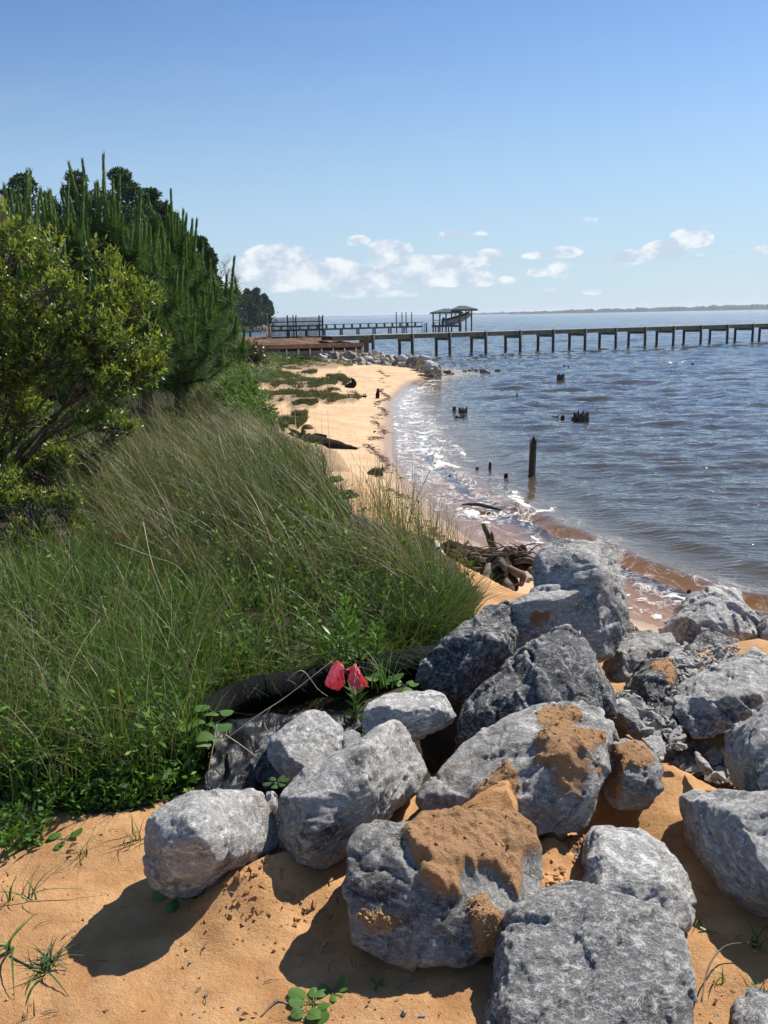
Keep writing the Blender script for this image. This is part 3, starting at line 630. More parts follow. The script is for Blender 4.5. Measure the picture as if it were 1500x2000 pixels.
def R(label, o, Yb, Yt, D, i=(), **k):
    d = dict(label=label, hulls=[dict(o=o, i=list(i))], Yb=Yb, Yt=Yt, D=D); d.update(k); return d
ROCKS = [
 R('big pitted grey boulder at the very bottom, cut off by the lower edge', [(948,2000,1.77),(960,1930,1.88),(971,1877,1.98),(979,1803,2.02),(998,1783,1.98),(1042,1772,1.97),(1097,1768,1.97),(1141,1748,2.0),(1181,1737,2.02),(1207,1743,2.0),(1254,1772,1.96),(1317,1794,1.93),(1333,1812,1.90),(1344,1850,1.84),(1355,1905,1.76),(1360,2000,1.66),(1352,2090,1.56),(1000,2100,1.54),(940,2060,1.66)], 1.62, 2.12, .25,
   [(992,1805,1.94),(1000,1920,1.78),(1010,2000,1.68),(1018,2085,1.56),(1150,1900,1.79),(1250,1870,1.82)], mat='rockrough', rough=.55, grain=1, ledge=.35, shat=.5, vox=.0058),
 R('boulder topped with an orange wedge of sand, in the middle foreground', [(674,1700,2.06),(678,1655,2.12),(684,1630,2.16),(700,1616,2.2),(724,1614,2.22),(756,1618,2.24),(800,1610,2.3),(900,1595,2.4),(990,1597,2.42),(1038,1622,2.38),(1058,1652,2.32),(1064,1700,2.24),(1050,1752,2.14),(1030,1780,2.08),(1000,1800,2.05),(975,1860,1.95),(925,1884,1.92),(880,1878,1.93),(840,1890,1.91),(805,1895,1.9),(756,1888,1.9),(700,1866,1.93),(680,1850,1.95),(672,1780,2.0)], 1.98, 2.5, .22,
   [(690,1640,2.12),(716,1648,2.08),(788,1680,2.04),(848,1738,1.99),(862,1790,1.95),(925,1804,1.96),(980,1796,2.0),(700,1850,1.92),(840,1880,1.89)], vox=.0065,
   sand=[([(786,1626),(820,1600),(900,1570),(1000,1566),(1038,1612),(1056,1630),(1050,1668),(1022,1680),(1014,1760),(1004,1755),(972,1712),(900,1690),(896,1760),(850,1745),(808,1690)], .042), ([(915,1762),(945,1752),(985,1800),(974,1872),(935,1880),(925,1830)], .032), ([(705,1785),(770,1790),(775,1812),(715,1822)], .010)]),
 R('rounded boulder with a pale lit right side, leftmost of the heap', [(274,1660,2.2),(279,1620,2.22),(290,1594,2.24),(316,1574,2.27),(340,1561,2.3),(372,1548,2.33),(404,1542,2.36),(452,1544,2.4),(492,1537,2.44),(516,1546,2.45),(524,1572,2.44),(528,1612,2.42),(546,1624,2.4),(543,1650,2.38),(520,1676,2.36),(480,1700,2.32),(430,1728,2.26),(380,1746,2.2),(330,1748,2.18),(300,1738,2.18),(282,1702,2.19)], 2.24, 2.62, .16,
   [(386,1598,2.15),(398,1640,2.10),(420,1684,2.12),(388,1566,2.26),(330,1650,2.11),(340,1710,2.13),(510,1650,2.33)], mat='rock'),
 R('boulder with dark left and pale right faces, second from the left end', [(538,1600,2.4),(543,1556,2.44),(572,1523,2.5),(598,1505,2.52),(664,1483,2.56),(712,1439,2.64),(745,1420,2.7),(778,1406,2.76),(800,1431,2.78),(818,1475,2.76),(836,1508,2.74),(818,1545,2.66),(785,1570,2.6),(724,1606,2.5),(680,1630,2.42),(668,1676,2.36),(640,1694,2.32),(600,1700,2.3),(575,1692,2.31),(562,1668,2.32),(545,1640,2.36)], 2.36, 2.95, .2,
   [(708,1462,2.50),(720,1520,2.37),(736,1566,2.42),(600,1560,2.33),(600,1650,2.25),(650,1500,2.46)]),
 R('small pale boulder with a brown shaded left side, above the second boulder', [(525,1453,2.82),(528,1439,2.84),(565,1418,2.9),(590,1396,2.97),(605,1387,3.0),(635,1391,3.02),(664,1417,3.0),(675,1446,2.95),(672,1480,2.9),(640,1500,2.82),(598,1515,2.74),(560,1526,2.72),(528,1479,2.8)], 2.86, 3.12, .2,
   [(547,1446,2.77),(569,1483,2.71),(600,1500,2.72)], mat='rockpale'),
 R('little pale stone wedged right of the small pale boulder', [(668,1432),(688,1426),(704,1434),(710,1455),(690,1475),(670,1475)], 2.88, 2.98, .1, mat='rockpale'),
 R('dark slanting slab under the small pale boulder beside the black sheet', [(452,1550),(470,1520),(490,1500),(500,1462),(515,1434),(532,1428),(535,1470),(560,1520),(552,1565),(500,1565)], 2.72, 2.95, .18, mat='rockdark'),
 R('flat-topped pale boulder just under the pink ribbon', [(704,1387),(719,1372),(759,1354),(796,1361),(844,1349),(866,1354),(877,1373),(895,1398,3.08),(873,1415),(833,1433),(800,1440),(760,1440),(715,1440),(706,1420)], 2.98, 3.26, .2,
   [(722,1382,3.03),(752,1378,3.02),(789,1389,2.99),(855,1380,3.03)], mat='rockpale', e=(1385, 3.05)),
 R('dark boulder with a pale streaked top, against the end of the black tube', [(811,1333),(822,1288),(853,1263),(894,1225),(936,1201),(974,1177),(1000,1170),(1010,1222),(1005,1302),(970,1340),(912,1378),(867,1380),(825,1352)], 3.6, 3.98, .3,
   [(860,1290,3.62),(912,1231,3.72),(967,1240,3.66),(900,1330,3.56)], mat='rockdark', e=(1235, 3.74)),
 dict(label='tallest boulder, block shaped with striped top and rust stain, at the head of the heap', Yb=3.85, Yt=4.4, D=.3, sm=1, rust=[[(1120,1185),(1158,1160),(1168,1135),(1172,1180),(1160,1200),(1125,1195)],[(1030,1200),(1075,1190),(1070,1220),(1035,1235)]], vox=.0085, mat='rock', hulls=[
   dict(o=[(1043,1160),(1048,1090),(1068,1066),(1106,1055),(1165,1057),(1200,1066),(1213,1087),(1219,1130),(1224,1166),(1227,1208),(1215,1245),(1195,1280),(1175,1290),(1160,1280),(1080,1280)], Yb=3.82, Yt=4.28, i=[(1168,1128,3.92),(1179,1112,3.95),(1168,1180,3.83),(1177,1275,3.80),(1100,1180,3.90)]),
   dict(o=[(985,1182),(1002,1166),(1023,1156),(1060,1140),(1120,1135),(1165,1130),(1175,1180),(1178,1280),(1120,1295),(1050,1310),(985,1310),(980,1270)], Yb=3.82, Yt=4.1, i=[(1030,1172,3.86),(1092,1173,3.84),(1160,1140,3.92),(1000,1180,3.9)])]),
 R('dark triangular boulder with a craggy face, in front of the tallest boulder', [(887,1451),(901,1392),(946,1343),(988,1302),(1030,1263),(1075,1236),(1089,1226),(1113,1224),(1141,1239),(1165,1270,3.42),(1179,1312,3.36),(1203,1354,3.26),(1200,1392,3.18),(1150,1420),(1060,1440),(960,1470),(905,1480)], 3.02, 3.42, .25,
   [(1000,1320,3.16),(1037,1300,3.18),(1060,1335,3.10),(1080,1356,3.04),(1180,1368,3.12),(950,1400,3.02)], mat='rockdark', rough=1.0),
 R('long boulder with a large sandy patch, spanning the centre of the heap', [(815,1565,2.6),(828,1535,2.66),(870,1496,2.75),(910,1455,2.82),(946,1426,2.87),(1002,1399,2.94),(1050,1381,2.98),(1085,1376,3.0),(1127,1380,3.0),(1179,1388,2.96),(1195,1409,2.88),(1204,1450,2.76),(1203,1480,2.69),(1196,1517,2.62),(1172,1569,2.54),(1157,1607,2.48),(1115,1628,2.46),(1071,1622,2.46),(1023,1612,2.47),(990,1605,2.48),(930,1600,2.5),(860,1598,2.52),(828,1590,2.55)], 2.6, 3.06, .22,
   [(1040,1440,2.72),(1049,1490,2.60),(1111,1488,2.58),(1177,1474,2.62),(1100,1600,2.43),(900,1520,2.64),(930,1560,2.55)], vox=.0075,
   sand=[([(1052,1435),(1075,1420),(1130,1425),(1180,1432),(1180,1462),(1140,1475),(1120,1490),(1090,1498),(1050,1500),(1045,1470)], .030), ([(1050,1392),(1080,1377),(1130,1384),(1135,1400),(1110,1420),(1120,1430),(1060,1425),(1050,1410)], .010), ([(930,1545),(985,1490),(1005,1500),(1010,1560),(990,1610),(940,1600)], .02), ([(1085,1500),(1150,1480),(1130,1540),(1095,1540)], .0)], rust=[[(1050,1480),(1180,1480),(1150,1560),(1080,1550)]]),
 R('pale grey boulder right of the sand-topped boulder, just behind the pitted one', [(1141,1745),(1150,1710),(1156,1670),(1162,1640),(1172,1619),(1207,1619),(1273,1625),(1289,1635),(1317,1664),(1333,1704),(1353,1741),(1356,1796),(1344,1831),(1310,1860),(1200,1870),(1145,1850),(1136,1790)], 2.0, 2.4, .2,
   [(1185,1650,2.28),(1272,1645,2.28),(1306,1722,2.12),(1328,1789,2.03),(1340,1828,1.98),(1160,1790,2.0)], mat='rockpale', rough=1.2),
 R('large angular boulder leaning at the right edge, split between shade and sun', [(1348,1556),(1364,1550),(1408,1558),(1434,1565),(1500,1560),(1600,1545,2.3),(1650,1620,2.2),(1640,1800),(1500,1784),(1463,1767),(1423,1741),(1392,1695),(1374,1671),(1357,1620)], 2.15, 2.62, .2,
   [(1434,1583,2.34),(1458,1635,2.24),(1476,1668,2.17),(1502,1708,2.09),(1530,1770,2.0)], mat='rockpale'),
 R('brownish boulder at the right edge above the leaning angular one', [(1452,1475),(1463,1440),(1478,1412),(1500,1398),(1600,1325),(1700,1390),(1690,1600),(1500,1570),(1482,1561),(1473,1521),(1457,1497)], 2.6, 2.85, .25, [(1470,1450,2.66),(1490,1540,2.56)], mat='rock', sm=4),
 R('sand-dusted small boulder in the hollow right of the long boulder', [(1186,1545),(1199,1492),(1203,1456),(1232,1446),(1265,1458),(1284,1477),(1297,1499),(1296,1536),(1282,1565),(1262,1580),(1214,1577),(1192,1562)], 2.68, 2.9, .2,
   [(1225,1506,2.66),(1274,1494,2.68),(1280,1550,2.64)], sand=[([(1200,1462),(1235,1448),(1262,1460),(1280,1482),(1262,1500),(1225,1502),(1205,1510)], .012), ([(1185,1500),(1215,1505),(1212,1560),(1186,1560)], .002)]),
 R('large dark boulder at the right edge with a furrowed sunlit top', [(1323,1394),(1337,1387),(1347,1360),(1353,1343),(1367,1324),(1407,1303),(1442,1287),(1474,1275),(1490,1280),(1520,1300),(1570,1330),(1560,1390),(1500,1392),(1488,1406),(1430,1430),(1379,1440),(1355,1438),(1330,1410)], 3.12, 3.62, .3,
   [(1372,1333,3.28),(1402,1360,3.18),(1430,1374,3.14),(1479,1372,3.18),(1550,1370,3.2)], mat='rock', rough=1.3, e=(1372, 3.22)),
 R('pale peaked boulder at the water side, farthest right of the heap', [(1306,1228),(1325,1216),(1346,1203),(1351,1172),(1362,1162),(1383,1147),(1414,1142),(1439,1147),(1451,1165),(1481,1203),(1498,1236),(1480,1250),(1453,1256),(1383,1264),(1330,1264),(1318,1245)], 4.55, 4.98, .35,
   [(1383,1172,4.66),(1397,1195,4.6),(1430,1207,4.58),(1472,1214,4.6),(1340,1240,4.5)], mat='rockpale'),
 R('fragment of boulder at the right edge beside the pale peaked one', [(1492,1225),(1505,1200),(1540,1190),(1550,1250),(1497,1245)], 4.5, 4.7, .2),
 R('flat-faced boulder with a shaded left side, right of the tallest boulder', [(1187,1305),(1196,1278),(1208,1254),(1232,1237),(1281,1228),(1299,1225),(1313,1240),(1328,1256),(1325,1268),(1309,1282),(1271,1303),(1253,1308),(1232,1333),(1208,1342),(1194,1329)], 3.84, 4.34, .22,
   [(1213,1263,3.97),(1239,1298,3.86),(1248,1306,3.85)], mat='rock'),
 R('flat dark slab lying on the flat-faced boulder', [(1274,1262),(1285,1255),(1318,1254),(1330,1258),(1324,1272),(1300,1278),(1278,1272)], 4.02, 4.16, .08, mat='rockdark', sm=1),
 R('crumbling boulder strewn with chips and sand, left of the large dark boulder', [(1239,1352),(1243,1322),(1260,1296),(1290,1287),(1318,1284),(1330,1303),(1334,1340),(1326,1372),(1295,1394),(1276,1387),(1253,1368)], 3.4, 3.78, .2,
   [(1262,1329,3.44),(1280,1354,3.38)], rough=1.2, mat='rockdark', sand=[([(1262,1298),(1290,1288),(1315,1290),(1318,1330),(1310,1345),(1290,1310),(1270,1305)], .012)]),
 R('pale lump between the crumbling boulder and the flat-faced one', [(1305,1284),(1318,1270),(1332,1262),(1350,1262),(1356,1285),(1348,1305),(1318,1304)], 3.9, 4.1, .15, mat='rockpale'),
 R('long flat dark stone in front of the pale peaked boulder', [(1353,1262),(1368,1240),(1382,1232),(1410,1238),(1432,1245),(1452,1252),(1458,1270),(1420,1274),(1380,1270)], 4.3, 4.5, .2, mat='rockdark', sm=1),
 R('squat stone above the top of the large dark boulder', [(1398,1282),(1404,1268),(1430,1266),(1447,1280),(1440,1300),(1405,1306)], 4.0, 4.15, .15),
 R('stone buried behind the tallest boulder on its right', [(1213,1260),(1218,1205),(1230,1203),(1238,1218),(1246,1236),(1236,1256)], 4.5, 4.6, .2),
 R('corner of a dark boulder at the lower right corner', [(1462,1990),(1464,1972),(1474,1960),(1500,1944),(1560,1940),(1570,2050),(1470,2050)], 1.66, 1.85, .15, mat='rockrough'),
 R('small tan stone half buried between the sand-topped and pale grey boulders', [(1100,1652),(1112,1638),(1130,1632),(1152,1637),(1152,1672),(1128,1680),(1106,1674)], 2.42, 2.52, .08, sand=[([(1108,1640),(1150,1636),(1140,1655),(1112,1658)], .004)]),
 R('wedge-shaped stone leaning in the chips right of the triangular boulder', [(1200,1366),(1214,1360),(1230,1368),(1242,1386),(1252,1402),(1262,1415),(1255,1427),(1236,1414),(1214,1402),(1203,1386)], 3.1, 3.28, .06, mat='rock', sm=1),
 R('dark rounded stone behind the wedge-shaped stone', [(1220,1364),(1240,1362),(1256,1372),(1258,1384),(1244,1392),(1226,1384)], 3.26, 3.38, .08, mat='rockdark'),
 R('triangular pale stone at the top of the sandy hollow', [(1257,1446),(1272,1438),(1298,1441),(1302,1466),(1297,1482),(1280,1468)], 2.92, 3.05, .06, mat='rockpale', sm=1),
 R('upright splinter of stone on the edge of the long boulder', [(1190,1412),(1200,1412),(1208,1436),(1214,1450),(1200,1450),(1192,1435)], 2.9, 3.0, .05, mat='rockdark', sm=1),
 R('thin pale sliver of stone lying in the dark hollow', [(1356,1466),(1364,1468),(1380,1483),(1398,1502),(1394,1506),(1375,1494),(1360,1480)], 2.86, 2.98, .03, mat='rockpale', sm=1),
 R('dark stone under the crumbling boulder, edged with light', [(1292,1386),(1312,1379),(1326,1377),(1328,1400),(1318,1417),(1303,1404)], 3.2, 3.32, .08, mat='rockdark', sm=1),
 R('small pale stone squeezed between the two leftmost boulders', [(518,1546),(530,1546),(540,1556),(540,1572),(528,1584),(518,1575)], 2.5, 2.58, .06, mat='rockpale'),
]
RIDGED = ['boulder topped with an orange wedge of sand, in the middle foreground', 'rounded boulder with a pale lit right side, leftmost of the heap', 'boulder with dark left and pale right faces, second from the left end', 'small pale boulder with a brown shaded left side, above the second boulder', 'flat-topped pale boulder just under the pink ribbon', 'large angular boulder leaning at the right edge, split between shade and sun', 'tallest boulder, block shaped with striped top and rust stain, at the head of the heap']
for i_, s_ in enumerate(ROCKS):
    if s_['label'] in RIDGED: s_.update(fcuts=1, shat=.45, ledge=.6, cuts=8, sm=0)
    make_rock(s_, i_)

# sand drifted between the boulders
def sandpile(label, o, Yb, Yt, D, i, seed):
    d = R(label, o, Yb, Yt, D, i, mat='rock', sm=7, rough=.5, ledge=0., shat=.25); ob = make_rock(d, seed)
    ob.name = 'sand_drift'; ob.data.materials.clear(); ob.data.materials.append(MAT['sandfine'])
    for k_ in ('group',):
        if k_ in ob: del ob[k_]
    ob['category'] = 'sand drift'; return ob
m, nt_ = newmat('drifted_sand'); N = NT(nt_); co = N.n('ShaderNodeTexCoord').outputs['Object']
sc_, sn_ = sandcol(N, co)
N.bsdf(sc_, .93, N.bump(N.math('ADD', N.noise(co, 45, 8, .75), N.math('MULTIPLY', N.noise(co, 240, 4, .7), .4)), .8, .016), .25); MAT['sandfine'] = m
sandpile('orange sand drift wedged between the long boulder and the sand-topped one', [(905,1592),(935,1560),(958,1530),(985,1516),(1004,1530),(1010,1560),(1012,1600),(1000,1630),(940,1640),(860,1630),(870,1608)], 2.36, 2.6, .2, [(950,1560,2.42),(1004,1550,2.42),(1008,1600,2.36)], 301)

# chips and rubble
def chip(rg_, size, flat=.5, seed=0):
    n = 9; P = rg_.normal(size=(n, 3)); P /= np.linalg.norm(P, axis=1)[:, None]; P *= rg_.uniform(.7, 1.0, (n, 1)); P[:, 2] *= flat; P *= size
    bm = bmesh.new(); vv = [bm.verts.new(p) for p in P]; r = bmesh.ops.convex_hull(bm, input=vv)
    bmesh.ops.delete(bm, geom=[e for e in set(r['geom_interior']+r['geom_unused']) if isinstance(e, bmesh.types.BMVert)], context='VERTS')
    bm.verts.ensure_lookup_table(); bm.verts.index_update(); V = [v.co.copy() for v in bm.verts]; Fc = [[v.index for v in f.verts] for f in bm.faces]; bm.free(); return V, Fc
CH = [chip(rng, 1.0, rng.uniform(.3, .8)) for _ in range(24)]
def scatter_chips(name, pts, sizes, mat, label=None):
    mb = MB()
    for (x, y, z), s in zip(pts, sizes):
        V, Fc = CH[rng.integers(24)]
        M = Matrix.Rotation(rng.uniform(0, 6.28), 3, 'Z') @ Matrix.Rotation(rng.uniform(-.7, .7), 3, 'X')
        mb.add([M @ (v*s) + Vector((x, y, z)) for v in V], Fc)
    o = mb.build(name, mat, None, False, None, {'sand': np.zeros(len(mb.V)), 'tone': np.full(len(mb.V), .4)}); tag(o, label or name.replace('_', ' '), name.replace('_', ' '), kind='stuff'); return o
def rubble(P_, zc, n, smin, smax, pile=0.0):
    xs_ = [p[0] for p in P_]; ys_ = [p[1] for p in P_]; pts = []; sz = []
    while len(pts) < n:
        a, b = rng.uniform(min(xs_), max(xs_)), rng.uniform(min(ys_), max(ys_))
        if not inpoly(np.array([a]), np.array([b]), P_)[0]: continue
        p = onz(a, b, zc + rng.uniform(0, pile)); s = smin+(smax-smin)*rng.random()**3; pts.append((p.x, p.y, p.z)); sz.append(s)
    return pts, sz
r1 = rubble([(1185,1350),(1235,1345),(1300,1395),(1330,1420),(1330,1470),(1250,1440),(1190,1400)], 1.38, 330, .008, .050, .05)
r2 = rubble([(1290,1300),(1345,1262),(1440,1262),(1450,1285),(1350,1340),(1320,1380),(1300,1330)], 1.38, 380, .008, .045, .07)
r3 = rubble([(1320,1400),(1480,1410),(1460,1540),(1330,1510),(1290,1470)], 1.26, 420, .008, .050, .04)
r4 = rubble([(1190,1225),(1250,1225),(1235,1265),(1195,1270)], 1.3, 40, .01, .03, .03)
scatter_chips('rock_chips', r1[0]+r2[0]+r3[0]+r4[0], r1[1]+r2[1]+r3[1]+r4[1], MAT['rockdark'], 'grey stone chips and rubble filling the gaps between boulders')
# pebbles and clods on the foreground sand
pts = []; sz = []
for k in range(1500):
    a, b = rng.uniform(-20, 1520), rng.uniform(1560, 2010)
    if a < 560 and b < 1640 and rng.random() < .7: continue
    c0 = fbm2(a/90, b/90, 1.0, 2, 90)
    if c0 < -.05 and rng.random() < .85: continue
    p = onz(a, b, 1.36); z = gz(p.x, p.y); pts.append((p.x, p.y, z)); sz.append(.0014+.0095*rng.random()**3.5)
for (c_, s_) in CRUMB: pts.append(c_); sz.append(s_)
for k in range(420):
    a, b = rng.normal(520, 75), rng.normal(1775, 48)
    if k % 3 == 0: a, b = rng.normal(1085, 30), rng.normal(1720, 35)
    p = onz(a, b, 1.38); pts.append((p.x, p.y, gz(p.x, p.y))); sz.append(.003+.016*rng.random()**2.6)
scatter_chips('sand_clods', pts, sz, MAT['sandfine'], 'crumbs and clods of orange sand on the foreground sand')
pts = []; sz = []
for k in range(150):
    a, b = rng.uniform(350, 1500), rng.uniform(1780, 2010)
    p = onz(a, b, 1.36); pts.append((p.x, p.y, gz(p.x, p.y)+.001)); sz.append(.0015+.006*rng.random()**3)
for a, b, s in ((372,1892,.007),(1032,1634,.007),(775,1965,.006),(790,1990,.011),(824,1995,.012),(380,1600,.01)):
    p = onz(a, b, 1.37); pts.append((p.x, p.y, gz(p.x, p.y)+.003)); sz.append(s)
scatter_chips('pebbles', pts, sz, MAT['rock'], 'small grey pebbles scattered on the foreground sand')

# ------------------------------------------------------------------ riprap groyne beyond the beach: individual stones sharing a few meshes
def lump_mesh(seed, mat):
    bm = bmesh.new(); bmesh.ops.create_icosphere(bm, subdivisions=4, radius=1.0)
    V = np.array([v.co for v in bm.verts]); r_ = np.random.default_rng(seed)
    for k in range(13):
        nrm = r_.normal(size=3); nrm /= np.linalg.norm(nrm); dd_ = r_.uniform(.55, .82); t = V@nrm-dd_; V = V - nrm*np.clip(t, 0, None)[:, None]*.95
    V *= np.array([1, r_.uniform(.6, .9), r_.uniform(.5, .8)]); V *= (1+.06*fbm(V*2.5, 4, seed))[:, None]
    for v, c in zip(bm.verts, V): v.co = c
    me = bpy.data.meshes.new('riprap_stone'); bm.to_mesh(me); bm.free(); me.materials.append(mat)
    a = me.attributes.new('sand', 'FLOAT', 'POINT'); b_ = me.attributes.new('tone', 'FLOAT', 'POINT'); b_.data.foreach_set('value', np.full(len(V), .45, np.float32)); me.polygons.foreach_set('use_smooth', np.ones(len(me.polygons), bool)); return me
LM = [lump_mesh(s, MAT[m_]) for s, m_ in ((1,'rocktan'),(2,'rocktan'),(3,'rockdark'),(4,'rocktan'),(5,'rock'),(6,'rocktan'),(7,'rockpale'))]
def stone(px, py, z, s, kind=None, label='riprap stone in the rubble groyne across the far end of the beach', group='riprap stones of the groyne', name='riprap_stone'):
    p = onz(px, py, z); o = bpy.data.objects.new(name, LM[rng.integers(7) if kind is None else kind]); COL.objects.link(o)
    o.location = p; o.rotation_euler = (rng.uniform(-.6, .6), rng.uniform(-.6, .6), rng.uniform(0, 6.28)); o.scale = (s*rng.uniform(.8, 1.25),)*3
    return tag(o, label, 'rock', group)
prof = [(625,700,718),(640,692,722),(700,693,724),(740,690,722),(770,697,721),(800,697,724),(830,705,732),(858,722,737)]
for row in range(5):
    x = 626+rng.uniform(0, 6)
    while x < 862:
        t = [p[0] for p in prof]; top = np.interp(x, t, [p[1] for p in prof]); bot = np.interp(x, t, [p[2] for p in prof])
        py = bot-2 - (bot-top-3)*row/4.0 + rng.uniform(-1.5, 1.5); zz = .12+.13*row
        kd = int(rng.integers(7)); tone = ['tan', 'light tan', 'dark grey', 'buff', 'mid grey', 'brownish', 'pale grey'][kd]; crs = ['bottom', 'second', 'middle', 'fourth', 'top'][row]
        sec = 'under the retaining wall' if x < 680 else 'below the corner post' if x < 735 else 'just seaward of the corner post' if x < 805 else 'towards the seaward tip'
        stone(x, py, zz, rng.uniform(.22, .42), kd, '%s stone, %s course of the groyne, %s' % (tone, crs, sec)); x += rng.uniform(9, 14)
for px, py, s, k, lab in ((627,723,.5,0,'large tan rounded rock at the landward foot of the groyne'),(607,719,.35,5,'flat tan rock half sunk in turf left of the groyne'),(575,712,.35,5,'low mossy stone in the turf far left of the groyne'),(640,706,.6,1,'big upright tan slab at the landward end of the groyne'),
        (848,722,.42,1,'tan round rock at the seaward tip of the groyne')):
    stone(px, py, .15, s, k, lab, 'riprap stones of the groyne')
for q_, (px, py, s) in enumerate(((866,728,.3),(876,728,.22),(884,730,.12),(908,725,.14),(918,724,.18),(924,722,.2),(931,723,.18),(945,726,.24),(955,728,.12),(972,724,.16),(1102,714,.13),(1110,716,.08))):
    stone(px, py, .03, s, 2, 'black wet rock awash off the groyne tip, %s counting outward' % ['first', 'second', 'third', 'fourth', 'fifth', 'sixth', 'seventh', 'eighth', 'ninth', 'tenth', 'second to last', 'last'][q_], 'black rocks awash off the groyne', 'awash_rock')
stone(1353, 711, .02, .16, 2, 'lone dark rock breaking the surface in the white ripple at right', None, 'awash_rock')
# ================================================================== near pier
u = Vector((.894, .447, 0)).normalized(); nrm = Vector((-.447, .894, 0)).normalized(); P0 = Vector((2.3, 66.6, 0)); STEP = 3.22; WID = 1.9; DZ = 1.66
pier = empty('pier', P0, 'long wooden pier crossing the water from the fenced bank to the right edge', 'pier')
A0 = P0 - u*STEP*2.0 ; A1 = P0 + u*STEP*15
mb = MB(); c = (A0+A1)/2 + nrm*WID/2; L = (A1-A0).length; ang = math.atan2(u.y, u.x)
nb = int(L/.15)
for k in range(nb):
    q = A0 + u*(k+.5)*L/nb + nrm*WID/2; mb.box((q.x, q.y, DZ-.02+rng.uniform(-.004, .004)), (.137, WID+.16, .04), ang)
mb.build('decking', MAT['deck'], pier)
for off in (0.0, WID):
    mb = MB(); q = c + nrm*(off-WID/2); mb.box((q.x, q.y, DZ-.19), (L, .05, .30), ang); mb.build('fascia_beam', MAT['pier'], pier)
mb = MB(); q = c; mb.box((q.x, q.y, DZ-.17), (L, .05, .22), ang); mb.build('joist', MAT['pier'], pier)
for k in range(-1, 15):
    b = P0+u*STEP*k
    mb = MB(); a_ = b-nrm*.10 - u*.11; c_ = b+nrm*(WID+.10) - u*.11
    mb.beam((a_.x, a_.y, DZ-.46), (c_.x, c_.y, DZ-.46), .07, .22); mb.build('cross_beam', MAT['pier'], pier)
    for sd_ in (0, 1):
        q = b + nrm*(WID*sd_+(.06 if sd_ else -.06)*1.0); top = DZ+.02 if sd_ == 0 else DZ-.34
        mb = MB(); mb.tube([(q.x+rng.uniform(-.03, .03), q.y, -2.0), (q.x, q.y, top)], [.125, .115], 12); mb.build('pile', MAT['pile'], pier, True)
# ================================================================== far pier with bench rail
Bq = Vector((-24.5, 131, 0)); Bp = Vector((7.2, 156.5, 0)); ub = (Bp-Bq).normalized(); nb_ = Vector((-ub.y, ub.x, 0)); FZ = 1.18
fp = empty('pier', Bq, 'distant low pier with a bench rail leading to the green-roofed boathouse', 'pier')
mb = MB(); a_ = Bq+nb_*.8; b_ = Bp+nb_*.8; mb.beam((a_.x, a_.y, FZ-.12), (b_.x, b_.y, FZ-.12), 1.7, .28); mb.build('decking', MAT['farwood'], fp)
mb = MB(); mb.beam((Bq.x, Bq.y, FZ+.60), (Bp.x, Bp.y, FZ+.60), .40, .10); mb.build('bench_rail', MAT['farwood'], fp)
Lb = (Bp-Bq).length; k = 0
while k*1.7 < Lb:
    q = Bq+ub*k*1.7; mb = MB(); mb.box((q.x, q.y, FZ+.28), (.34, .12, .56), math.atan2(ub.y, ub.x)); mb.build('rail_support', MAT['farwood'], fp)
    if k % 2 == 0:
        for s_ in (-.25, .35):
            q2 = q+ub*s_+nb_*(.1 if s_ < 0 else 1.4); mb = MB(); mb.tube([(q2.x, q2.y, -1.5), (q2.x, q2.y, FZ)], .13, 8); mb.build('pile', MAT['farwood'], fp)
    k += 1
mb = MB()
for s_ in (0, .6):
    q = Bp-ub*.2-nb_*.2+ub*s_; mb.tube([(q.x, q.y, -.4), (q.x, q.y, FZ+.5)], .05, 6)
for z_ in (0., .3, .6, .9, 1.2):
    q = Bp-ub*.2-nb_*.2; mb.beam((q.x, q.y, z_), (q.x+ub.x*.6, q.y+ub.y*.6, z_), .06, .06)
mb.build('ladder', MAT['farwood'], fp)
for px, nm in ((774, 'leftmost'), (785, 'second from left'), (793, 'third from left'), (804, 'rightmost')):
    t = aty(px, 609.5, 153.8); mb = MB(); mb.tube([(t.x, t.y, -1.5), (t.x, t.y, t.z)], [.11, .09], 8)
    tag(mb.build('mooring_pole', MAT['farwood'], None, True), 'tall thin mooring pole beside the distant pier, %s of four' % nm, 'mooring pole', 'mooring poles beside the distant pier')
t = aty(833, 630, 155); mb = MB(); mb.tube([(t.x, t.y, -1.5), (t.x, t.y, t.z)], .15, 8); tag(mb.build('mooring_pole', MAT['farwood'], None, True), 'short lone post between the ladder and the boathouse', 'post')
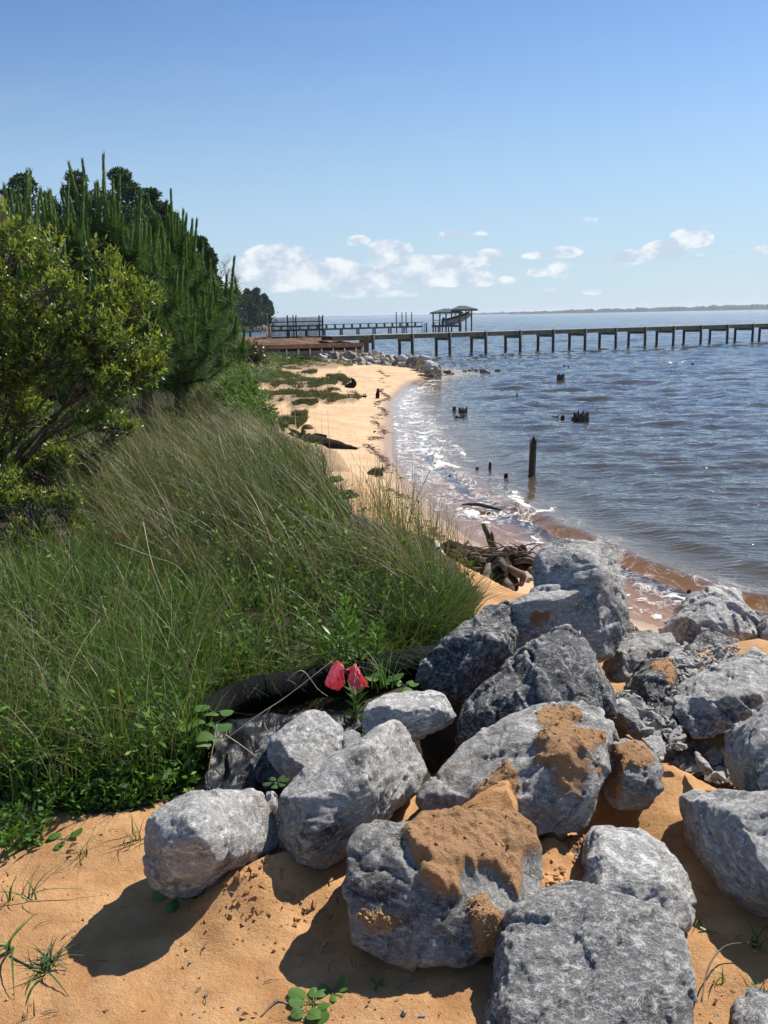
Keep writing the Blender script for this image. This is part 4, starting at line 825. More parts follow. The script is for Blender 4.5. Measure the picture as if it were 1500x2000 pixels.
# ================================================================== boathouse
BY = 158.0
def wp(px, py, dy=0): return aty(px, py, BY+dy)
bh = empty('boathouse', (wp(885, 640).x, BY, 0), 'open boathouse with two green hipped roofs at the end of the distant pier', 'boathouse')
def hip(px0, px1, pye, pyr, rp0, rp1, d0, d1, name):
    xa, xb = wp(px0, pye).x, wp(px1, pye).x; ze = wp((px0+px1)/2, pye).z; zr = wp((px0+px1)/2, pyr).z; xr0, xr1 = wp(rp0, pyr).x, wp(rp1, pyr).x; ym = BY+(d0+d1)/2
    V = [(xa, BY+d0, ze), (xb, BY+d0, ze), (xb, BY+d1, ze), (xa, BY+d1, ze), (xr0, ym, zr), (xr1, ym, zr)]; V += [(a, b, cc-.28) for a, b, cc in V[:4]]
    mb = MB(); mb.add(V, [(0, 1, 5, 4), (1, 2, 5), (2, 3, 4, 5), (3, 0, 4), (0, 6, 7, 1), (1, 7, 8, 2), (2, 8, 9, 3), (3, 9, 6, 0), (6, 9, 8, 7)])
    # standing seams
    for k in range(1, 14):
        t_ = k/14; x = xa+(xb-xa)*t_; f_ = min(1, min((x-xa)/max(.01, xr0-xa), (xb-x)/max(.01, xb-xr1))); mb.beam((x, BY+d0, ze+.03), (x, BY+d0+(ym-BY-d0)*f_, ze+(zr-ze)*f_+.03), .05, .05)
    mb.build(name, MAT['roofgreen'], bh)
hip(842.5, 905, 609.5, 602.5, 868, 880, 0, 5.5, 'roof'); hip(883, 932.5, 604, 596.8, 898, 910, -.8, 5.2, 'roof')
for px, top, bot, dy in ((846,611,650,0.3),(859,611,650,5.0),(871,611,650,.3),(882,611,650,5.0),(897,606,648,.3),(900,606,648,4.8),(910,606,648,-.3),(921,605,647.5,4.6)):
    a = wp(px, top, dy); b = wp(px, bot, dy); mb = MB(); mb.tube([(a.x, a.y, -1.0), (a.x, a.y, a.z)], .14, 8); mb.build('post', MAT['farwood'], bh)
a = wp(846, 636.5, 0); b = wp(897, 636.5, 0); mb = MB(); mb.box(((a.x+b.x)/2, BY+2.6, FZ-.15), (b.x-a.x, 5.2, .35)); mb.build('platform', MAT['farwood'], bh)
mb = MB(); 
for px in (851, 856, 864, 876): q = wp(px, 640, 2); mb.tube([(q.x, q.y, -1), (q.x, q.y, FZ-.2)], .13, 6)
mb.build('platform_piles', MAT['farwood'], bh)
mb = MB(); q = wp(853, 630, 1); mb.box((q.x, q.y, FZ+.45), (1.3, .8, .08)); mb.box((q.x-.4, q.y, FZ+.22), (.08, .7, .45)); mb.box((q.x+.4, q.y, FZ+.22), (.08, .7, .45)); mb.box((q.x, q.y, FZ+.85), (1.35, .08, .1)); mb.build('bench', MAT['farwood'], bh)
mb = MB(); q = wp(865, 628, 1); mb.box((q.x, q.y, FZ+.5), (.5, .5, 1.0)); mb.box((q.x, q.y, FZ+1.15), (.22, .22, .3)); mb.build('winch_box', MAT['farwood'], bh)
# boat on its lift, bow up to the right
Lc = wp(892, 624, 2); boat = empty('motorboat', (Lc.x, Lc.y, Lc.z), 'maroon and white motorboat hoisted bow-up on the lift under the boathouse', 'motorboat')
def hull_mesh(z0, z1, w0, w1, name, mat):
    n = 14; V = []; Fc = []; rows = []
    for i in range(n+1):
        t = i/n; x = -2.1+4.7*t; taper = (1-max(0, (t-.45)/.55)**2.2); rise = .55*max(0, (t-.4)/.6)**2
        row = []
        for s_ in (-1, 1):
            pass
        prof = [(-w1*taper, z1+rise*.5), (-w0*taper, z0+rise), (0, z0-.28+rise*1.2 if w0 < w1 else z0), (w0*taper, z0+rise), (w1*taper, z1+rise*.5)]
        for yv, zv in prof: V.append((x, yv, zv))
    for i in range(n):
        for k in range(4): a = i*5+k; Fc.append((a, a+1, a+6, a+5))
        Fc.append((i*5+4, i*5, i*5+5, i*5+9))
    Fc.append((0, 4, 3, 2, 1)); M = Matrix.Rotation(rad(-14), 3, 'Y')
    V = [M @ Vector(v) + Lc for v in V]; mb = MB(); mb.add(V, Fc); return mb.build(name, mat, boat, True)
hull_mesh(-.45, .25, .75, 1.0, 'hull', MAT['hullwhite']); hull_mesh(.24, .62, .98, 1.06, 'topsides', MAT['maroon'])
mb = MB(); M = Matrix.Rotation(rad(-14), 3, 'Y')
def bp(x, y, z): return M @ Vector((x, y, z)) + Lc
mb.tube([bp(-.2, -.9, .6), bp(.1, -.8, 1.0), bp(.1, .8, 1.0), bp(-.2, .9, .6)], .05, 6); mb.build('windscreen_frame', MAT['pale'], boat)
mb = MB(); mb.tube([bp(-2.1, 0, .9), bp(-2.35, 0, .5), bp(-2.4, 0, -.5)], [.22, .2, .08], 8); mb.build('outboard', MAT['blackmetal'], boat)
# ================================================================== retaining wall, dirt fill, fence
bw = empty('retaining_wall', (-4.5, 62.5, 0), 'timber-capped grey panel retaining wall holding the orange dirt', 'retaining wall')
wa = Vector((-13.5, 60.6, 0)); wb = Vector((-1.25, 63.5, 0)); CZ = 1.18; wd = (wb-wa).normalized(); wn = Vector((-wd.y, wd.x, 0))
mb = MB(); mb.beam((wa.x, wa.y, CZ-.14), (wb.x, wb.y, CZ-.14), .22, .29); mb.build('cap_beam', MAT['cap'], bw)
mb = MB(); q0 = wa+wn*.06; q1 = wb+wn*.06; mb.beam((q0.x, q0.y, -.2), (q1.x, q1.y, -.2), .08, 1.8); mb.build('panel', MAT['panel'], bw)
for px in (560, 583, 606, 628, 651, 673, 695, 715):
    t_ = None
    best = min((abs(project(np.array([[*(wa+wd*s_)[:2], .5]]))[0][0]-px), s_) for s_ in np.linspace(0, 12.5, 200)); q = wa+wd*best[1]-wn*.03
    mb = MB(); mb.box((q.x, q.y, .58), (.09, .08, .50), math.atan2(wd.y, wd.x)); mb.build('rib', MAT['pale'], bw)
mb = MB(); mb.box((wb.x+.22, wb.y, .25), (.36, .36, 2.7)); mb.build('corner_post', MAT['pile'], bw)
mb = MB(); a = onz(548, 693.5, .3); b = onz(700, 694, .3); mb.beam(a, b, .15, .10); mb.build('lower_rail', MAT['pile'], bw)
mb = MB(); a = onz(498, 686, .75); b = onz(545, 685, .75); mb.beam((a.x, a.y, .45), (b.x, b.y, .45), .3, .60); mb.beam((a.x, a.y, .78), (b.x, b.y, .78), .36, .06)
tag(mb.build('concrete_block_wall', MAT['concrete'], None), 'short low concrete wall in the bushes left of the retaining wall', 'low wall')
# dirt fill: heightfield plateau
xs = np.linspace(-34, -1.5, 150); ys = np.linspace(60.3, 75, 60); X_, Y_, Q_ = gridmesh(xs, ys)
edge = (wa.y + (X_-wa.x)*(wb.y-wa.y)/(wb.x-wa.x)) + .1
Zd = 1.0 + .42*sst(Y_-edge, 0, 5.5)*sst(-X_, 0.5, 5) + .28*sst(-X_, 9, 16)*sst(Y_-edge, 0, 3) + .34*np.abs(fbm2(X_, Y_, .9, 4, 77))*sst(Y_-edge, .3, 1)
Yv = np.maximum(Y_, edge); pier_side = (Y_ > 64.5+(X_+1.2)*.3)
Zd = np.where((Yv > 72.5) , -1.0, Zd); Zd = np.where((X_ > -2.6) & (Yv > 66), -.9, Zd)
o = mesh_obj('dirt_fill', np.stack([X_, Yv, Zd], -1), Q_, MAT['dirt'], None, (0, 60, 0), True); tag(o, kind='structure')
fn = empty('metal_fence', (-6.4, 69, 1.2), 'black metal picket fence on the dirt fill where the long pier starts', 'fence')
fa = aty(527, 661, 68); fb = aty(631, 660, 68.5)
fd_ = (fb-fa); zt = aty(580, 620.5, 68.2).z; zb_ = aty(580, 660.5, 68.2).z
for fz_ in (.80, .58, .38, .05): 
    z = zb_+(zt-zb_)*fz_; mb = MB(); mb.beam((fa.x, fa.y, z), (fb.x, fb.y, z), .05, .075); mb.build('rail', MAT['blackmetal'], fn)
for k in range(46):
    q = fa+fd_*(k+.5)/46; mb = MB(); mb.box((q.x, q.y, (zt+zb_)/2), (.046, .046, zt-zb_)); mb.build('picket', MAT['blackmetal'], fn)
for px, r_ in ((527,.10),(561,.06),(572,.05),(578,.05),(623,.06),(630,.06),(519.5,.07)):
    q = aty(px, 617, 67.9 if px != 519.5 else 68); mb = MB(); mb.box((q.x, q.y, (q.z+zb_-.1)/2), (r_*1.6, r_*1.6, q.z-zb_+.1)); mb.box((q.x, q.y, q.z+.02), (r_*2.1, r_*2.1, .05)); mb.build('fence_post', MAT['blackmetal'], fn)
q = aty(524.5, 634, 67.3); mb = MB(); mb.box((q.x, q.y, (q.z+1.1)/2), (.30, .30, q.z-1.1+.1)); mb.box((q.x, q.y, q.z), (.38, .38, .08)); tag(mb.build('masonry_pier', MAT['concrete'], None), 'stubby brown masonry gatepost at the left end of the black fence', 'gatepost')
# low picket rail on the dirt
lf = empty('low_fence', tuple(aty(490, 676, 61.5)), 'low rusty picket rail across the orange dirt left of the retaining wall', 'fence')
pa = aty(444, 668, 61.5); pb = aty(548, 673, 61.5)
for dz in (0, -.27):
    mb = MB(); mb.beam(pa+Vector((0, 0, dz+.03)), pb+Vector((0, 0, dz+.08)), .03, .03); mb.build('rail', MAT['cap'], lf)
for k in range(40):
    q = pa.lerp(pb, k/39); mb = MB(); mb.box((q.x, q.y, q.z-.13), (.025, .02, .36)); mb.build('picket', MAT['cap'], lf)
# pale looped object
cpt = aty(515, 643, 66.5); mb = MB(); pts = []
for k in range(15): t = -1.9+k*5.9/14; pts.append(cpt+Vector((.23*math.sin(t), 0, .24*math.cos(t))))
mb.tube(pts, .05, 8); mb.tube([cpt+Vector((-.18, 0, -.15)), cpt+Vector((-.22, .02, -.5)), cpt+Vector((-.30, 0, -.95))], [.055, .05, .035], 8); mb.tube([cpt+Vector((.2, 0, -.15)), cpt+Vector((.24, 0, -.5)), cpt+Vector((.2, 0, -.72))], [.045, .04, .03], 8); mb.tube([cpt+Vector((.02, 0, -.22)), cpt+Vector((0, 0, -.6))], [.035, .025], 8)
tag(mb.build('branch_loop', MAT['bleached'], None, True), 'pale looped branch-like sculpture standing on the dirt by the gatepost', 'garden ornament')
for px, nm in ((442, 'left'), (454, 'right')):
    a = aty(px-1, 635, 110); b = aty(px+4, 650, 110); mb = MB(); mb.beam(a, b, .22, .10); mb.beam(b, b-Vector((0, 0, .9)), .12, .12)
    tag(mb.build('slanted_post', MAT['pale'], None), 'pale slanted post at the shore end of the distant pier, the %s one of two' % nm, 'post', 'pale slanted posts at the distant pier')
# house behind the pines
hs = empty('house', tuple(aty(-20, 470, 34)), 'house with white eaves and brown wall glimpsed behind the pines at the left edge', 'house')
e0 = aty(4, 384, 34); e1 = aty(56, 420, 34); ddv = e1-e0; p0 = e0-ddv*.8; p1 = e1+ddv*.02
for k, (w_, dz) in enumerate(((.16, 0), (.12, -.17))):
    mb = MB(); mb.beam(p0+Vector((0, k*.06, dz)), p1+Vector((0, k*.06, dz)), .5, w_); mb.build('eave_trim', MAT['housewhite'], hs)
mb = MB(); bx = p1.x-1.0; mb.add([(p0.x, 34.3, 1.0), (bx, 34.3, 1.0), (bx, 34.3, p1.z-.25+.9*abs(ddv.z/ddv.x)*.9), (p0.x, 34.3, p0.z-.3), (p0.x-6, 42, 1.0), (bx-6, 42, 1.0), (bx-6, 42, p1.z-.25+.9*abs(ddv.z/ddv.x)*.9), (p0.x-6, 42, p0.z-.3)], [(0,1,2,3),(1,5,6,2),(5,4,7,6),(4,0,3,7)]); mb.build('wall', MAT['housewall'], hs)
mb = MB(); mb.add([p0+Vector((0,-.25,.1)), p1+Vector((0,-.25,.1)), p1+Vector((-6,8.5,.1)), p0+Vector((-6,8.5,.1)), p0+Vector((0,-.25,.18)), p1+Vector((0,-.25,.18)), p1+Vector((-6,8.5,.18)), p0+Vector((-6,8.5,.18))], [(3,2,1,0),(4,5,6,7),(0,1,5,4),(1,2,6,5),(2,3,7,6),(3,0,4,7)]); mb.build('roof', MAT['shingle'], hs)
# ================================================================== posts and stumps standing in the water
def jag(px, py, rpx, hpx, label, cat, teeth=7, name='stump', hollow=.45, z=0.0, mat='wetwood', lean=0, sides=40, tw=.5):
    c = onz(px, py, z); k = c.y/F; r = rpx*k; h = hpx*k; sd = abs(hash((px, py))) % 1000
    V = []; Fc = []; nz_ = 12
    for j in range(nz_+1):
        for i in range(sides):
            a = 2*math.pi*i/sides; ca, sa = math.cos(a), math.sin(a)
            j_ = fbm(np.array([[ca*teeth*.35, sa*teeth*.35, sd]]), 3, 3)[0]; topk = 1-hollow*(.5-.9*j_)-(.10*math.sin(a*teeth)); topk = max(.25, min(1.05, topk))
            t = j/nz_; rr = r*(1+.20*fbm(np.array([[ca*1.7, sa*1.7, t*.6+sd]]), 3, 5)[0] + .10*math.sin(a*9+t)*.5)*(1-.25*t*(1 if tw < 1 else .2))
            V.append((c.x+rr*ca+lean*t*h, c.y+rr*sa, z-.12+(h*topk+.12)*t))
    n0 = len(V)
    for i in range(sides):   # inner hollow
        q = V[nz_*sides+i]; V.append((c.x+(q[0]-c.x)*.62, c.y+(q[1]-c.y)*.62, z+(q[2]-z)*.55))
    for j in range(nz_):
        for i in range(sides): i2 = (i+1) % sides; Fc.append((j*sides+i, j*sides+i2, (j+1)*sides+i2, (j+1)*sides+i))
    for i in range(sides): i2 = (i+1) % sides; Fc.append((nz_*sides+i, nz_*sides+i2, n0+i2, n0+i))
    Fc.append(tuple(n0+i for i in range(sides))); mb = MB(); mb.add(V, Fc); o = mb.build(name, MAT[mat], None, False); return tag(o, label, cat)
jag(1038, 932, 7.0, 78, 'tall weathered post standing alone in the shallows', 'post', 4, 'wooden_post', .12, tw=1, lean=.03)
jag(1133, 823, 17, 22, 'wide jagged crown-like stump in the water right of the tall post', 'stump', 11, hollow=.6, tw=1)
jag(1095, 745, 8, 15, 'squat dark stump far out beneath the long pier', 'stump', 6, hollow=.3, tw=1)
jag(887, 803, 4, 10, 'small forked stump tooth left of the dark stump cluster near the foam', 'stump', 3, hollow=.3)
jag(905, 806, 9, 12, 'dark broken stump cluster near the foam edge', 'stump', 8, hollow=.6, tw=1)
jag(896, 816, 12, 7, 'low black snag lying in front of the broken stump cluster', 'snag', 7, hollow=.7, tw=1)
jag(1083, 816, 8, 6, 'low row of broken roots left of the crown-like stump', 'snag', 9, hollow=.8, tw=1); jag(1099, 819, 4, 9, 'small rounded stub touching the crown-like stump on its left', 'stump', 4, hollow=.3, tw=1)
jag(957, 916, 3.5, 14, 'small spiky stub in the water left of the tall post', 'stump', 3, hollow=.4); jag(932, 916, 4, 5, 'tiny twig snag at the edge of the foam', 'snag', 5, hollow=.7)
jag(1010, 775, 1.5, 9, 'thin stick poking out of the open water', 'stick', 2, 'stick', .3); jag(878, 931, 2, 3, 'tiny dark stub in the brown shallows', 'stub', 2, hollow=.3)
jag(988, 934, 5, 10, 'wave-splashed brown stub just left of the tall post', 'stump', 4, hollow=.5, mat='driftdark'); jag(1345, 1160, 5, 10, 'dark snag beside the pale peaked boulder', 'snag', 4, hollow=.6)
# ================================================================== vegetation
def unit(a): return a/np.maximum(np.linalg.norm(a, axis=-1, keepdims=True), 1e-9)
def blades(P, Hh, W, dirv, bend, col, seg=4, twist=None, tipcol=None):
    """P (n,3) roots; Hh heights; W widths; dirv (n,2) lean direction; bend amount. One quad strip per blade."""
    n = len(P); t = np.linspace(0, 1, seg+1)[None, :]; Hh = Hh[:, None]
    b = bend[:, None]; horiz = Hh*b*(t**1.8); vert = Hh*(t*(1-.30*b*t) - .28*np.clip(b-.5, 0, 2)*t**3)
    C = np.stack([P[:, None, 0]+dirv[:, None, 0]*horiz, P[:, None, 1]+dirv[:, None, 1]*horiz, P[:, None, 2]+vert], -1)
    a = rng.uniform(0, math.pi, n) if twist is None else twist
    side = np.stack([np.cos(a), np.sin(a), np.zeros(n)], -1)[:, None, :]; wt = (W[:, None]*(1-t**1.6*.93))[..., None]*.5
    V = np.stack([C-side*wt, C+side*wt], 2).reshape(-1, 3)
    base = (np.arange(n)*(seg+1)*2)[:, None]; k = np.arange(seg)[None, :]*2; b0 = base+k
    Q = np.stack([b0, b0+1, b0+3, b0+2], -1).reshape(-1, 4)
    cc = np.repeat(col[:, None, :], seg+1, 1)
    if tipcol is not None: cc = cc*(1-t[..., None]**1.3) + tipcol[:, None, :]*(t[..., None]**1.3)
    cc = np.repeat(cc[:, :, None, :], 2, 2).reshape(-1, 3); return V, Q, cc
def cat(L):
    V = []; Q = []; Cc = []; n = 0
    for v, q, c in L: V.append(v); Q.append(q+n); Cc.append(c); n += len(v)
    return np.concatenate(V), np.concatenate(Q), np.concatenate(Cc)
def leaves(P, D, L, W, col, up=None, fold=.0):
    """diamond leaves: P base, D unit direction, L length, W width"""
    n = len(P); r = unit(rng.normal(size=(n, 3))) if up is None else up
    S = unit(np.cross(D, r)); Nn = np.cross(S, D); L = L[:, None]; W = W[:, None]
    m1 = P + D*L*.45 ; V = np.stack([P, m1-S*W*.5+Nn*W*fold, P+D*L+Nn*L*rng.uniform(-.15, .15, (n, 1)), m1+S*W*.5+Nn*W*fold], 1).reshape(-1, 3)
    Q = (np.arange(n)*4)[:, None]+np.array([0, 1, 2, 3])[None, :]; return V, Q, np.repeat(col, 4, 0)
def pal(n, cols, w=None, var=.25):
    c = np.array(cols, float); i = rng.choice(len(c), n, p=w); return np.clip(c[i]*rng.uniform(1-var, 1+var, (n, 1)), 0, 1)
G_OLIVE = [(.068, .10, .028), (.095, .125, .036), (.05, .088, .024), (.125, .135, .05)]; G_TAN = [(.24, .19, .105), (.17, .14, .08), (.34, .29, .18), (.12, .09, .055)]
G_GREEN = [(.042, .095, .018), (.065, .13, .024), (.030, .072, .015), (.10, .16, .034)]
def spread(P_, n, ymin=1.2, ymax=60, zc=1.38):
    """world points whose ground projects inside polygon, roughly even on the ground with bias to the near"""
    xs_ = [p[0] for p in P_]; ys_ = [p[1] for p in P_]; out = np.zeros((0, 3))
    while len(out) < n:
        a = rng.uniform(min(xs_), max(xs_), 4000); b = rng.uniform(min(ys_), max(ys_), 4000); k = inpoly(a+22*fbm2(a/45, b/45, 1.0, 2, 15), b+14*fbm2(a/38, b/38, 1.0, 2, 16), P_); a = a[k]; b = b[k]
        u_ = (a-750)/F; v_ = (1000-b)/F; c, s = math.cos(ROLL), math.sin(ROLL); x = u_*c+v_*s; y = -u_*s+v_*c
        D = np.stack([x, math.cos(PITCH)+y*math.sin(PITCH), -math.sin(PITCH)+y*math.cos(PITCH)], -1); z = np.full(len(a), 1.2)
        for _ in range(10):
            t = (z-H)/np.minimum(D[:, 2], -1e-3); X = D[:, 0]*t; Y = D[:, 1]*t; z = .5*z+.5*ground(X, Y, False)[0]
        ok = (Y > ymin) & (Y < ymax) & (t > 0); out = np.concatenate([out, np.stack([X, Y, z-.01], -1)[ok]])
    return out[:n]
def grass(name, P_, n, h, w_, lean, bend, cols, cw=None, tip=None, label=None, seg=4, ymin=1.2, ymax=60, clump=0., leanjit=.5, mat='grass', pts=None):
    P = spread(P_, n, ymin, ymax) if pts is None else pts; n = len(P)
    if clump:
        ph = fbm2(P[:, 0], P[:, 1], clump, 3, 33); keep = ph > rng.uniform(-.20, .16, n); P = P[keep]; n = len(P)
    hs_ = rng.uniform(h[0], h[1], n)*(1+.35*fbm2(P[:, 0], P[:, 1], 1.7, 2, 41)); hs_ = hs_*np.clip(.62+1.25*fbm2(P[:, 0], P[:, 1], 2.4, 2, 43), .28, 1.35) *np.clip(.95+1.1*fbm2(P[:, 0], P[:, 1], .85, 2, 47), .45, 1.4) if n > 6000 else hs_; hs_ = np.maximum(hs_, .03)
    la = lean + rng.normal(0, leanjit, n); dv = np.stack([np.cos(la), np.sin(la)], -1)
    bd = np.clip(rng.normal(bend, .25, n), .02, 1.6); d_ = np.maximum(P[:, 1], 2.0)
    W = np.maximum(rng.uniform(w_[0], w_[1], n), d_*.00035)
    c = pal(n, cols, cw); tc = None if tip is None else pal(n, tip)
    # patches where one tone dominates
    g = fbm2(P[:, 0], P[:, 1], 1.1, 3, 51)[:, None]; c = c*(1+.5*g)
    v = blades(P, hs_, W, dv, bd, c, seg, None, tc)
    return v
TALL = [(120,960),(200,880),(330,810),(430,800),(510,850),(575,895),(620,960),(655,1035),(720,1110),(800,1140),(870,1180),(870,1230),(760,1220),(620,1200),(480,1180),(330,1150),(200,1080),(130,1020)]
LEFTV = math.pi*.93
parts = []
parts.append(grass('', TALL, 9000, (.15, .40), (.005, .009), LEFTV, .3, G_GREEN+G_OLIVE[:1], None, None, seg=3, ymin=3.5, ymax=26, leanjit=1.5))
parts.append(grass('', TALL, 17000, (.35, .85), (.0035, .0075), LEFTV, .42, G_OLIVE+G_TAN+G_GREEN[:2], [.20,.18,.20,.09,.04,.04,.02,.03,.10,.10], [(.17,.155,.07),(.10,.14,.045),(.06,.11,.03),(.26,.21,.12)], seg=5, ymin=3.5, ymax=26, leanjit=.85, clump=2.0))
parts.append(grass('', TALL, 2600, (.65, 1.0), (.003, .005), LEFTV, .6, G_TAN[:3], None, [(.46,.40,.27),(.34,.27,.16)], seg=6, ymin=3.8, ymax=26, leanjit=.4, clump=1.3))
parts.append(grass('', [(-150,740),(440,690),(480,800),(330,830),(200,900),(100,980),(-150,1000)], 9000, (.4, .9), (.006, .012), LEFTV, .5, G_GREEN+G_OLIVE, None, [(.12,.16,.05),(.15,.15,.07)], seg=4, ymin=6.5, ymax=40, leanjit=1.0))
parts.append(grass('', [(540,845),(600,870),(650,950),(690,1010),(650,1020),(600,960),(560,900)], 1500, (.12, .35), (.006, .011), LEFTV, .9, G_OLIVE+G_TAN[1:2], None, None, seg=4, ymin=6, ymax=26, leanjit=1.2))
parts.append(grass('', [(-1100,760),(-100,760),(-100,1000),(-1100,1000)], 6000, (.3, .8), (.006, .012), LEFTV, .5, G_GREEN+G_OLIVE, None, [(.12,.16,.05)], seg=4, ymin=5.5, ymax=30, leanjit=1.0))
V_, Q_, C_ = cat(parts); tag(mesh_obj('dune_grass', V_, Q_, MAT['grass'], None, None, True, None, C_), 'long wispy olive and tan grass swept left by the wind on the bank', 'grass', kind='stuff')
LOW = [(-150,1060),(120,1050),(300,1130),(480,1170),(640,1180),(800,1190),(900,1150),(948,1180),(925,1215),(850,1262),(770,1285),(600,1330),(430,1360),(400,1420),(385,1520),(250,1575),(60,1560),(-120,1600)]
LOWX = [(-700,1000),(-100,1000),(-100,1560),(-420,1640),(-900,1640)]
LOWL = [(-150,1120),(200,1150),(420,1200),(420,1360),(395,1430),(370,1520),(240,1560),(60,1550),(-120,1580)]
parts = [grass('', LOW, 13000, (.10, .36), (.004, .009), math.pi*.6, .45, G_GREEN+G_OLIVE[:2], None, [(.14,.25,.045),(.20,.26,.08),(.05,.11,.02)], ymin=1.8, ymax=14, leanjit=2.4, clump=2.2),
         grass('', LOWL, 10000, (.14, .46), (.0035, .008), math.pi*.5, .42, G_GREEN, None, [(.14,.26,.045),(.22,.30,.08),(.05,.11,.02)], ymin=1.8, ymax=9, leanjit=2.2, seg=5, clump=2.6),
         grass('', LOW, 1500, (.35, .75), (.0022, .0035), 0, .65, G_TAN, None, None, ymin=2.2, ymax=12, leanjit=3.0, seg=6),
         grass('', [(800,1200),(860,1160),(900,1160),(940,1200),(925,1222),(870,1262),(780,1280),(740,1230)], 2400, (.12, .34), (.003, .007), math.pi*.2, .7, [(.045,.10,.02),(.07,.115,.03),(.035,.075,.02),(.12,.11,.06)], None, [(.10,.15,.045)], ymin=3, ymax=14, leanjit=1.8)]
parts.append(grass('', [(420,1350),(560,1325),(700,1300),(830,1272),(830,1290),(700,1318),(560,1345),(430,1375)], 900, (.12, .34), (.003, .006), -math.pi*.5, .9, G_GREEN+G_TAN[:1], None, None, seg=5, ymin=2.5, ymax=6, leanjit=.7))
parts.append(grass('', LOWX, 7000, (.14, .45), (.005, .010), math.pi*.5, .42, G_GREEN, None, [(.14,.24,.045)], ymin=1.8, ymax=9, leanjit=2.2, seg=4))
cl_ = np.concatenate([spread(LOW, 90, 1.9, 9), spread(TALL, 70, 3.5, 14)])
for c_ in cl_:
    m_ = int(rng.integers(10, 26)); P = c_+np.concatenate([rng.normal(0, .035, (m_, 2)), np.zeros((m_, 1))], 1)
    parts.append(grass('', None, m_, (.16, .38), (.006, .012), rng.uniform(0, 6.28), .55, G_GREEN+[(.12,.20,.045),(.26,.22,.12)], None, [(.14,.24,.05)], seg=5, leanjit=1.6, pts=P))
V_, Q_, C_ = cat(parts); tag(mesh_obj('meadow_grass', V_, Q_, MAT['grass'], None, None, True, None, C_), 'dense upright green grass and dry stems in the lower left and along the tube', 'grass', kind='stuff')
FARB = [(330,640),(440,680),(500,690),(560,700),(560,745),(500,760),(520,800),(530,850),(470,870),(420,800),(360,780),(330,740)]
parts = [grass('', FARB, 26000, (.25, .65), (.006, .012), LEFTV, .6, [(.055,.11,.024),(.08,.135,.032),(.11,.14,.05),(.15,.15,.08)], None, [(.15,.20,.07)], ymin=14, ymax=62, leanjit=.9),
         grass('', [(330,760),(430,740),(520,800),(545,860),(600,930),(560,940),(420,850)], 9000, (.35, .7), (.004, .007), LEFTV, .8, G_OLIVE+G_TAN[:1], None, [(.3,.27,.15)], ymin=9, ymax=30, leanjit=.4)]
for P_ in turfP:
    tp = spread(P_, 9000, 9, 66); tp = tp[fbm2(tp[:, 0], tp[:, 1], 1.6, 3, 87) > -.12]; tp[:, 2] += .09; parts.append(grass('', P_, 6500, (.06, .17), (.018, .03), 0, .4, [(.09,.12,.045),(.14,.15,.07),(.07,.09,.035),(.17,.14,.09)], None, None, ymin=9, ymax=66, leanjit=3, seg=2, pts=tp))
V_, Q_, C_ = cat(parts); tag(mesh_obj('bank_grass', V_, Q_, MAT['grass'], None, None, True, None, C_), 'green grass covering the far bank and the low turf tongues on the beach', 'grass', kind='stuff')
# broad-leaved ground cover woven through the grass
def weeds(P_, n, hmax, L0, L1, cols, ymin, ymax, k=9, mul=1.0):
    P = spread(P_, n, ymin, ymax); hh = rng.uniform(.03, hmax, n)*(1+.4*fbm2(P[:, 0], P[:, 1], 2, 2, 61)); B = []; Dn = []
    for j in range(k):
        t = rng.uniform(.25, 1, n); q = P.copy(); q[:, 2] += hh*t; q[:, :2] += rng.normal(0, .012, (n, 2)); a = rng.uniform(0, 6.28, n); e = rng.uniform(-.1, .9, n)
        B.append(q); Dn.append(np.stack([np.cos(a)*np.cos(e), np.sin(a)*np.cos(e), np.sin(e)], -1))
    B = np.concatenate(B); Dn = np.concatenate(Dn); m_ = len(B); L = rng.uniform(L0, L1, m_)*mul
    l = leaves(B, Dn, L, L*rng.uniform(.28, .5, m_), pal(m_, cols)); s = blades(P, hh, np.full(n, .003), np.zeros((n, 2)), np.zeros(n), pal(n, [(.12,.14,.05)]), 2)
    return [l, s]
WG = [(.07,.16,.03),(.12,.23,.04),(.17,.28,.055),(.05,.11,.03)]
parts = weeds([(90,1520),(200,1480),(400,1420),(400,1530),(300,1580),(180,1600),(110,1590)], 420, .12, .025, .055, WG, 1.8, 6) + weeds(LOW, 1500, .32, .02, .05, WG, 1.8, 12, 8) \
  + weeds(FARB, 1800, .7, .05, .12, [(.07,.15,.03),(.11,.19,.04),(.05,.10,.03)], 12, 60, 10) + weeds([(0,1570),(120,1560),(100,1650),(0,1680)], 60, .10, .02, .05, WG, 1.5, 4, 7)
parts += weeds([(520,696),(625,700),(640,712),(560,716)], 220, .22, .10, .2, [(.08,.16,.03),(.05,.10,.025)], 30, 66, 12)
parts += weeds(TALL, 900, .6, .02, .05, WG, 3.5, 24, 8)
V_, Q_, C_ = cat(parts); tag(mesh_obj('ground_cover', V_, Q_, MAT['weedleaf'], None, None, False, None, C_), 'small-leaved creeping weeds mixed through the grass down to the sand', 'ground cover', kind='stuff')
# rusty leaves
pp = spread([(20,1120),(140,1110),(140,1190),(30,1190)], 16, 2, 9); pp = np.concatenate([pp, spread([(220,980),(470,1160),(500,1260),(240,1200)], 12, 2, 12)]); pp[:, 2] += rng.uniform(.1, .45, len(pp))
V_, Q_, C_ = leaves(pp, unit(rng.normal(size=pp.shape)), rng.uniform(.02, .05, len(pp)), rng.uniform(.012, .025, len(pp)), pal(len(pp), [(.28,.08,.03),(.22,.06,.02)]))
tag(mesh_obj('dead_leaves', V_, Q_, MAT['leaf'], None, None, False, None, C_), 'rust-coloured dead leaves caught in the grass', 'dead leaves', kind='stuff')

